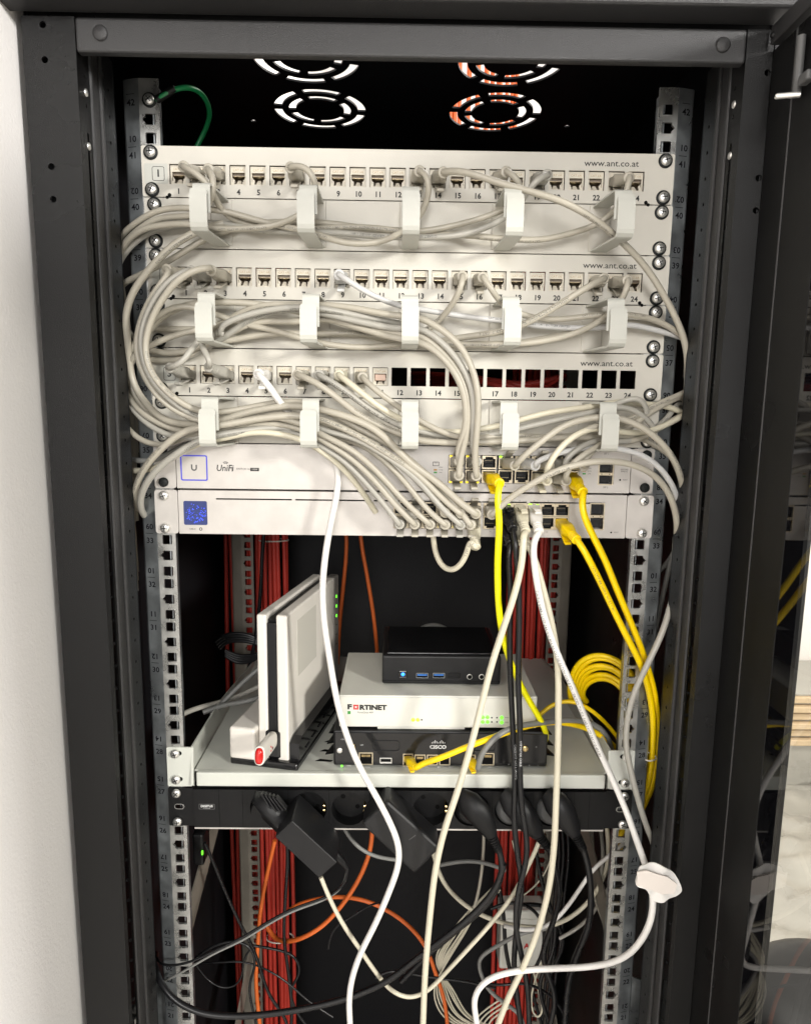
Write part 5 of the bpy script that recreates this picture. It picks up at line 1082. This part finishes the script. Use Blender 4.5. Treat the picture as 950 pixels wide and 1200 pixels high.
cable('black mains cord from the second plug from the right', BK, 3.2, [tuple(e2), tuple(e2 + Vector((4,2,-10))), tuple(W(650,1015,-14)), tuple(W(655,1045,0)), tuple(W(648,1080,20)), tuple(W(636,1120,30)), tuple(W(650,1170,36)), tuple(W(640,1215,40))], group='mains cables', cat='mains cable', name='mains_cable', raw=True)
cable('black mains cord from the rightmost plug of the power strip', BK, 3.4, [tuple(e3), tuple(e3 + Vector((4,1,-10))), tuple(W(689,1015,-22)), tuple(W(692,1050,-18)), tuple(W(689,1085,-10)), tuple(W(676,1118,4)), tuple(W(666,1150,20)), tuple(W(660,1215,30))], group='mains cables', cat='mains cable', name='mains_cable', raw=True)
cable('thin black adapter lead running from the left adapter to the left rail', BK, 1.3, [(407,1016,-23),(406,1032,-20),(396,1044,-16),(375,1054,-14),(345,1064,-14),(318,1078,-14),(285,1098,-14),(250,1115,-14),(215,1130,-14),(190,1131,-10),(184,1122,10)], group='thin black leads')
cable('second strand of the thin black adapter lead with a bright edge', M['dim_cable'], 1.2, [(407,1017,-20),(404,1034,-17),(394,1047,-14),(374,1057,-12),(345,1067,-12),(318,1081,-12),(286,1101,-12),(250,1118,-12),(216,1138,-10),(196,1148,-4),(186,1152,14)], group='thin black leads')
for lab, pts, r in (('thin black lead falling diagonally beside the red bundle at the lower left', [(240,988,40),(250,1010,50),(262,1040,60),(280,1080,70),(297,1112,80),(305,1135,80),(315,1165,80),(335,1195,80),(340,1220,80)], 1.9),
        ('black lead hanging straight down in front of the left red bundle', [(336,975,120),(337,1010,120),(334,1060,120),(333,1100,120),(338,1140,120),(342,1180,120),(340,1220,120)], 2.2),
        ('thin black lead crossing the left red bundle low down', [(225,1130,90),(255,1128,90),(285,1127,90),(310,1135,90),(335,1150,90),(360,1172,90),(390,1192,90)], 1.2),
        ('thin black lead hanging in a low arc at the lower left', [(228,1128,60),(240,1145,60),(258,1158,60),(275,1157,60),(284,1145,60),(286,1120,60),(295,1112,60)], 1.1),
        ('thin black lead looping from the large adapter to the centre bottom', [(446,1057,20),(430,1062,30),(410,1076,30),(392,1086,30),(386,1100,30),(385,1112,30)], 1.1),
        ('thin black lead crossing behind the white cables at centre bottom', [(440,1146,60),(455,1137,60),(475,1140,60),(510,1146,60),(545,1150,60),(580,1158,60)], 1.6)):
    cable(lab, BK, r, pts, group='thin black leads')
cable('orange cable curving from behind the right adapter down to the left red bundle', OR, 2.9, [(436,975,120),(434,995,120),(424,1023,120),(405,1055,120),(378,1085,120),(355,1099,120),(338,1103,130),(322,1100,150),(312,1085,160)], group='orange cables')
cable('orange cable arching wide below the adapters to the bottom centre', OR, 2.7, [(330,1075,170),(345,1062,160),(370,1054,150),(400,1051,140),(430,1056,130),(462,1072,130),(485,1091,130),(500,1112,130),(510,1140,130),(520,1170,130),(526,1220,130)], group='orange cables')
cable('orange cable slanting over the red bundle at the lower left', OR, 3.0, [(322,985,230),(312,1030,230),(305,1070,230),(302,1110,230),(300,1150,230),(306,1215,230)], group='orange cables')
cable('dull orange cable hanging behind the modem top', OR, 2.9, [(404,600,300),(406,640,300),(403,680,300),(398,730,300),(395,790,300)], group='orange cables')
cable('orange cable hanging in the dark gap above the firewall', OR, 2.9, [(420,600,280),(424,640,280),(431,680,280),(438,725,280),(442,770,280),(444,830,280)], group='orange cables')
for lab, m, r, pts in (
        ('cream cable sagging in a wide curve at the lower centre', M['cream_cable'], 2.6, [(505,985,80),(510,1010,80),(520,1035,80),(540,1057,80),(565,1073,80),(595,1083,80),(625,1087,80),(655,1082,80),(680,1066,80),(700,1042,80),(712,1010,80),(710,960,80)]),
        ('white cable rising from the low centre to the right rail', M['white_cable'], 2.4, [(590,1085,60),(615,1090,60),(640,1086,60),(660,1068,60),(680,1040,60),(695,1018,60),(712,1004,60),(735,985,60)]),
        ('grey cable bent sharply near the bottom centre', DM, 2.5, [(640,1088,110),(610,1094,110),(580,1110,110),(560,1124,110),(563,1140,110),(572,1160,110),(590,1175,110),(610,1190,110),(616,1220,110)]),
        ('thin grey cable hanging between adapter and plug at the lower centre', M['grey_cable'], 2.1, [(567,960,150),(566,1000,150),(563,1030,150),(558,1055,150),(550,1080,150)]),
        ('grey cable crossing level below the round sockets', DM, 2.6, [(515,1014,140),(535,1010,140),(555,1009,140),(575,1013,140),(592,1020,140)]),
        ('grey lead curving behind the two adapters', DM, 2.2, [(400,965,60),(412,985,60),(428,999,60),(450,1006,60),(470,1008,60)]),
        ('white cable falling behind the lower right rail', M['grey_cable'], 2.6, [(692,960,140),(694,1000,140),(692,1030,140),(698,1055,140),(708,1082,140),(722,1110,140)]),
        ('grey cable hanging behind the lower right rail', M['grey_cable_b'], 2.5, [(702,960,160),(706,1000,160),(703,1030,160),(690,1060,160)])):
    cable(lab, m, r, pts, group='cables below the power strip')
for lab, m, r, pts in (
        ('thin black lead zigzagging low in front of the left red bundle', BK, 1.7, [(296,1108,120),(320,1112,120),(345,1120,120),(352,1140,120),(340,1160,120),(350,1190,120),(372,1215,120)]),
        ('thin black lead looping behind the mains cable at the lower left', BK, 1.5, [(215,1135,60),(232,1120,60),(262,1104,60),(290,1106,60),(300,1128,60),(292,1155,60),(300,1200,60)]),
        ('thin black lead curving under the beige box', BK, 1.7, [(560,1150,120),(585,1155,120),(612,1152,120),(635,1160,120),(655,1178,120),(668,1215,120)]),
        ('thin black lead crossing in front of the beige box', BK, 2.2, [(575,1065,140),(600,1057,140),(625,1066,140),(637,1090,140),(634,1120,140),(622,1145,140),(628,1180,140),(640,1215,140)]),
        ('black cable slanting behind the right cream cable near the bottom', BK, 2.6, [(628,1000,120),(636,1040,120),(650,1080,120),(646,1120,120),(632,1150,120),(640,1190,120),(650,1220,120)]),
        ('thin white wire looping right of the beige box', M['cream_cable'], 1.2, [(625,1140,130),(630,1160,130),(636,1185,130),(630,1196,130),(622,1180,130),(626,1150,130),(638,1120,130)]),
        ('thin white wire rising beside the right red bundle', M['cream_cable'], 1.1, [(612,1050,200),(625,1040,200),(640,1020,200),(648,990,200),(646,960,200)]),
        ('thin white wire falling across the right red bundle', M['cream_cable'], 1.1, [(600,985,200),(606,1010,200),(612,1040,200),(610,1066,200)]),
        ('grey cable running low towards the bottom right corner of the shelf opening', M['grey_cable_b'], 2.4, [(655,1100,150),(680,1085,150),(700,1062,150),(716,1035,150)])):
    cable(lab, m, r, pts, group='thin leads at the bottom')
R2 = random.Random(5)
for k in range(9):
    o_ = k*3.2
    cable('thin cream wire in the loose hank at the bottom centre', M['cream_cable'], 1.15, [(586-o_*0.4,1042+R2.uniform(-3,3),170+k),(562-o_*0.3,1062,170+k),(545-o_*0.5+R2.uniform(-3,3),1090,170+k),(525-o_*0.6,1125,170+k),(508+o_*0.9,1160,170+k),(516+o_*1.4+R2.uniform(-3,3),1190,170+k),(540+o_*1.5,1204,170+k)], group='thin cream wires of the loose hank')
for k in range(4):
    cable('thin cream wire in the loose hank at the bottom centre', M['cream_cable'], 1.1, [(588+4*k,1170+3*k,160),(570+5*k,1182+2*k,160),(556+6*k,1195,160),(550+6*k,1215,160)], group='thin cream wires of the loose hank')
cable('black cable loop in front of the small beige box', BK, 2.8, [(610,1060,180),(640,1062,180),(652,1080,180),(660,1105,180),(650,1130,180),(640,1150,180)], group='black cables at the bottom')
cable('black cable passing left of the small beige box', BK, 2.8, [(585,1040,180),(590,1075,180),(592,1110,180),(598,1140,180),(606,1180,180)], group='black cables at the bottom')
for k, x in enumerate((652, 657, 663)):
    cable('black cable hanging down beside the right rear rail', BK, 2.6, [(x,960,250+6*k),(x+3,1000,250),(x-2,1050,250),(x-6,1100,250),(x-14,1160,250),(x-18,1220,250)], group='black cables beside the right rear rail')
# behind the modem, left
cable('pale grey cable from the left rail rising behind the modem', M['grey_cable_b'], 3.0, [(205,842,60),(222,833,80),(245,826,100),(268,820,120),(300,806,140),(330,790,150)], group='cables behind the modem')
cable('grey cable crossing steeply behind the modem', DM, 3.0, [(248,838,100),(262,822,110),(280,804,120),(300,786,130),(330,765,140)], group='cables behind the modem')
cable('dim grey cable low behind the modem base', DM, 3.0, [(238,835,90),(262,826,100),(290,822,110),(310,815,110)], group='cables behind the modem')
for k in range(4):
    cable('black cable in the small coil beside the left rear rail', BK, 2.6, [(252+2*k,752+3*k,290),(262,744+3*k,290),(282,742+3*k,290),(302,748+2*k,290),(312,760,290),(298,768+2*k,290),(276,768+3*k,290),(264,762+2*k,290)], group='black cables beside the left rear rail')
cable('black cable hanging on the left rear rail', BK, 2.8, [(312,600,290),(308,640,290),(305,700,290),(300,745,290),(290,790,290),(278,830,290)], group='black cables beside the left rear rail')
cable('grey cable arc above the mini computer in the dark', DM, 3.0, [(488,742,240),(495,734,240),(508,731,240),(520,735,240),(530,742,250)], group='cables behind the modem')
cable('green earth wire looping from the top screw of the left rail', M['green_cable'], 2.3, [(184,117,-4),(196,108,-10),(214,101,-6),(232,105,10),(244,120,30),(246,140,50),(238,158,60),(230,172,60),(224,190,60)], cat='earth wire', name='earth_wire')
MB().cyl(W(184, 117, -4), W(206, 103, -8) - W(184, 117, -4), [(0, 3.4), (14, 3.6), (20, 2.6)], 12).build('sleeve', M['black_plastic'], bpy.data.objects['earth_wire'])
screw(-232.5, -0.2, zU(42)+38.1, cab)

# red and orange installation cables at the back
def bundle(xs, Y, ztop_, zbot, lab, grp, m=RD, r=3.3, wob=2.0):
    R3 = random.Random(len(xs)*7 + int(Y))
    for i, x in enumerate(xs):
        ph = R3.uniform(0, 6); y_ = Y + R3.uniform(-6, 10)
        pts = [(x + wob*math.sin(z/170 + ph), y_ + wob*math.cos(z/200 + ph), z) for z in range(int(ztop_), int(zbot), -90)]
        cable(lab, m, r, pts, group=grp, name='installation_cable', raw=True)
xl = [W(302 + 4.2*i, 700, 330).x for i in range(9)]
bundle(xl, 335, 1890, 380, 'red installation cable in the vertical bundle beside the left rear rail', 'red cables of the left rear bundle')
xr = [W(596 + 4.6*i, 700, 330).x for i in range(10)]
bundle(xr, 335, 1890, 380, 'red installation cable in the vertical bundle beside the right rear rail', 'red cables of the right rear bundle')
bundle([W(262, 700, 380).x, W(267, 700, 380).x], 395, 1890, 380, 'red installation cable running left of the left rear rail', 'red cables left of the left rear rail')
bundle([229+6.6*i for i in range(4)], 385, 1890, 380, 'red installation cable showing through the holes of the right rear rail', 'red cables behind the right rear rail')
bundle([-247+6.6*i for i in range(4)], 372, 1890, 380, 'red installation cable showing through the holes of the left rear rail', 'red cables behind the left rear rail')
for k in range(9):
    cable('red installation cable crossing behind the empty openings of patch panel 3', RD, 3.1, [(10+3*k, 330, 1640-6*k),(35+6*k, 180, 1632-3*k),(70+9*k, 95, 1624-2*k+3*math.sin(k)),(110+7*k, 70, 1612+2*k),(150+3*k, 120, 1590+4*k),(190+2*k, 300, 1560)], group='red cables behind patch panel 3', name='installation_cable', raw=True)
bundle([66+7*i for i in range(16)], 500, 2700, 1935, 'orange installation cable rising behind the cabinet, seen through the right roof slots', 'orange cables above the cabinet', m=OR, wob=4)
for k in range(3):
    for z, xx in ((1395-330*k, xl[4]), (1400-300*k, xr[4])):
        cp = [(xx + 24*math.cos(a), 338 + 14*math.sin(a), z) for a in [2*math.pi*i/16 for i in range(17)]]
        cable('pale cable tie round a red rear bundle', M['tie'], 1.1, cp, group='cable ties round the rear bundles', name='cable_tie', cat='cable tie', raw=True)
# small beige box at the bottom
bx0, bx1 = W(586, 1100, 240), W(638, 1100, 240); bz0, bz1 = W(600, 1136, 240).z, W(600, 1068, 240).z
bb = empty('junction_box', ((bx0.x+bx1.x)/2, 265, bz0), 'small beige plastic box with a red logo low between the cables', 'junction box')
MB().rbox(bx0.x, bx1.x, 240, 275, bz0, bz1, 3, 3).build('housing', M['device_white'], bb)
MB().rbox(bx0.x+4, bx1.x-4, 238.6, 240.5, bz0+5, bz1-12, 1.0, 2).build('lid', M['device_white'], bb)
text('A1', 11, (W(619, 1109, 238).x, 238.3, W(619, 1109, 238).z), M['logo_red'], bb, 'logo', bold=0.5)
gl_ = W(237, 1000, 60)
ld = empty('sensor_puck', tuple(gl_), 'small dark device with a tiny green light at the lower left', 'sensor')
MB().rbox(gl_.x-12, gl_.x+1, 62, 90, gl_.z-18, gl_.z+22, 3, 2).build('housing', M['black_plastic'], ld)
MB().rbox(gl_.x-1.0, gl_.x+0.8, 60, 62.2, gl_.z-2.4, gl_.z+2.4, .3, 1).build('status_led', M['led_green'], ld)

# ------------------------------------------------------------------ open glass door on the right
XD = 280.4
dr = empty('glass_door', (XD, -90, 70), 'open black framed glass cabinet door at the right edge, mirroring the rack', 'door')
zD1 = 1869; zD0 = 70
def dbox(n, x0, x1, y0, y1, z0, z1, r, m, p=None): return MB().rbox(x0, x1, y0, y1, z0, z1, r, 2).build(n, m, p or dr)
dbox('hinge_stile', XD, XD+22, -120.3, -86.6, zD0, zD1, 0.9, M['black_coat'])
dbox('hinge_stile', XD-0.5, XD+20, -166.5, -120.6, zD0, zD1, 1.0, M['black_coat'])
dbox('outer_stile', XD, XD+22, -680, -620, zD0, zD1, 1.2, M['black_coat'])
dbox('top_rail', XD-0.8, XD+22, -619.5, -166.9, zD1-46, zD1, 1.2, M['black_coat'])
dbox('top_rail', XD-6, XD+2, -640, -92, zD1+0.5, zD1+14, 1.0, M['top_coat'])
dbox('bottom_rail', XD-0.8, XD+22, -619.5, -166.9, zD0, zD0+60, 1.2, M['black_coat'])
MB().box(XD-0.2, XD+2.8, -189.5, -166.9, zD0+60.5, zD1-46.5).build('glass_border', M['glass_border'], dr)
MB().box(XD-0.2, XD+2.8, -619, -189.8, zD0+60.5, zD1-46.5).build('glass_pane', M['glass'], dr)
MB().box(XD+0.9, XD+18, -86.5, -80, zD0, zD1+14).build('gap_filler', M['black_coat'], dr)  # added dark filler, blocks the bright gap between post and door
MB().rbox(XD-1.3, XD+2, -121.4, -119.6, zD0+1, zD1-1, 0.8, 3).build('edge_highlight_bead', M['top_coat'], dr)  # lighter strip paints in the highlight along the worn stile edge
# latch rod and pin at the top of the stile
pz = W(924, 80, -140).z
MB().cyl((XD-4.5, -134, pz-16), (0,0,1), [(0, 3.0), (40, 3.0)], 14).build('latch_rod', M['mid_grey'], dr)
MB().cyl((XD-5, -140, pz-17), (-0.9, 0.35, 0.05), [(0, 2.0), (15, 2.0), (16, 1.4), (16.2, .01)], 12).build('latch_pin', M['screw'], dr)
MB().rbox(XD-8, XD-1.3, -152, -140, pz-12, pz-5, 1.5, 2).build('latch_bracket', M['mid_grey'], dr)
MB().cyl((XD-1, -96, zD1+6), (-1,0,0), [(5, 2.2), (6.4, 2.0), (6.6, .01)], 12).build('hinge_bolt', M['black_coat'], dr)

# ------------------------------------------------------------------ what shows through the glass
# stack of corrugated sheets standing at the wall, crumpled film on the floor, black seat
Yb = 2050
zs0, zs1 = W(930, 875, Yb).z, W(930, 817, Yb).z
st = empty('cardboard_stack', (1500, Yb+200, 0), 'stack of pale brown sheets beside the wall, seen through the glass door', 'cardboard')
nS = 6
for k in range(nS):
    za = zs0 + (zs1-zs0)*k/nS; MB().rbox(1180, 2300, Yb + (k % 2)*14, Yb+450, za+2, za + (zs1-zs0)/nS*0.78, 4, 2).build('sheet', M['cardboard'], st)
for k in range(nS):
    za = zs0 + (zs1-zs0)*k/nS; MB().rbox(1190, 2290, Yb+30, Yb+430, za + (zs1-zs0)/nS*0.79, za + (zs1-zs0)/nS*1.01+0.5, 2, 1).build('liner', M['film'], st)
MB().box(1185, 2295, Yb+16, Yb+445, 0, zs0+1).build('pallet', M['film'], st)
fl = MB(); nx, ny = 60, 60; vs = []
from mathutils import noise
for j in range(ny+1):
    for i in range(nx+1):
        x = 500 + 1900*i/nx; y = 100 + 1930*j/ny
        h = 26 + 42*noise.noise(Vector((x/230, y/120, 0))) + 26*noise.noise(Vector((x/70, y/45, 3))) + 10*noise.noise(Vector((x/25, y/25, 5)))
        vs.append((x, y, max(2, h)))
fl.add(vs, [(j*(nx+1)+i, j*(nx+1)+i+1, (j+1)*(nx+1)+i+1, (j+1)*(nx+1)+i) for j in range(ny) for i in range(nx)], True)
fo = fl.build('plastic_film', M['film']); tag(fo, 'crumpled whitish plastic film spread on the floor beyond the glass door', 'plastic film')
c0 = W(952, 1196, 150)
ch = MB(); rings = []
for i in range(13):
    a = -math.pi/2 + math.pi*i/12; rr_ = max(0.02, abs(math.cos(a))**0.45); hh = math.sin(a)
    rings.append([(c0.x + 60 + 150*rr_*math.cos(b)*(1 if True else 0), c0.y + 150*rr_*math.sin(b), c0.z - 14 + 40*hh) for b in [2*math.pi*k/40 for k in range(40)]])
ch.sweep(rings)
seat = empty('stool', (c0.x+60, c0.y, 0), 'black padded stool seat just visible through the glass at the lower right corner', 'stool')
ch.build('seat', M['black_plastic'], seat)
sw_ = [(c0.x+60 + 151*math.cos(b), c0.y + 151*math.sin(b), c0.z-14) for b in [2*math.pi*k/40 for k in range(41)]]
m_ = MB(); tube(m_, [Vector(p) for p in sw_], 4, 8); m_.build('seam_piping', M['gloss_black'], seat)
MB().cyl((c0.x+60, c0.y, 10), (0,0,1), [(0, 160), (12, 150), (30, 30), (c0.z-70, 25)], 24).build('pedestal', M['black_plastic'], seat)

# loose bracket and screw at the bottom left post
lb = W(157, 1190, -50)
lk = empty('door_latch_catch', tuple(lb), 'small bright zinc catch with a screw on the lower left post', 'catch')
MB().rbox(lb.x-4, lb.x+4, -54, -48, lb.z-40, lb.z+2, 2, 2).build('catch_plate', M['zinc_hole'], lk)
q = W(159, 1181, -52); MB().cyl((q.x, -52, q.z), (0,-1,0), [(0, 4.4), (3, 4.4), (4, 3), (4.1, .01)], 16).build('screw', M['screw'], lk)
# plates where the rails end, bottom
for sg, px in ((-1, 186), (1, 745)):
    q = W(px, 1150, 12)
    MB().prism([(q.x-7, q.z+8), (q.x+7, q.z+2), (q.x+9, q.z-80), (q.x-7, q.z-80)], 10, 12, 'y').build('rail_plate', M['zinc'], cab)
flush_text()
bpy.context.view_layer.update()
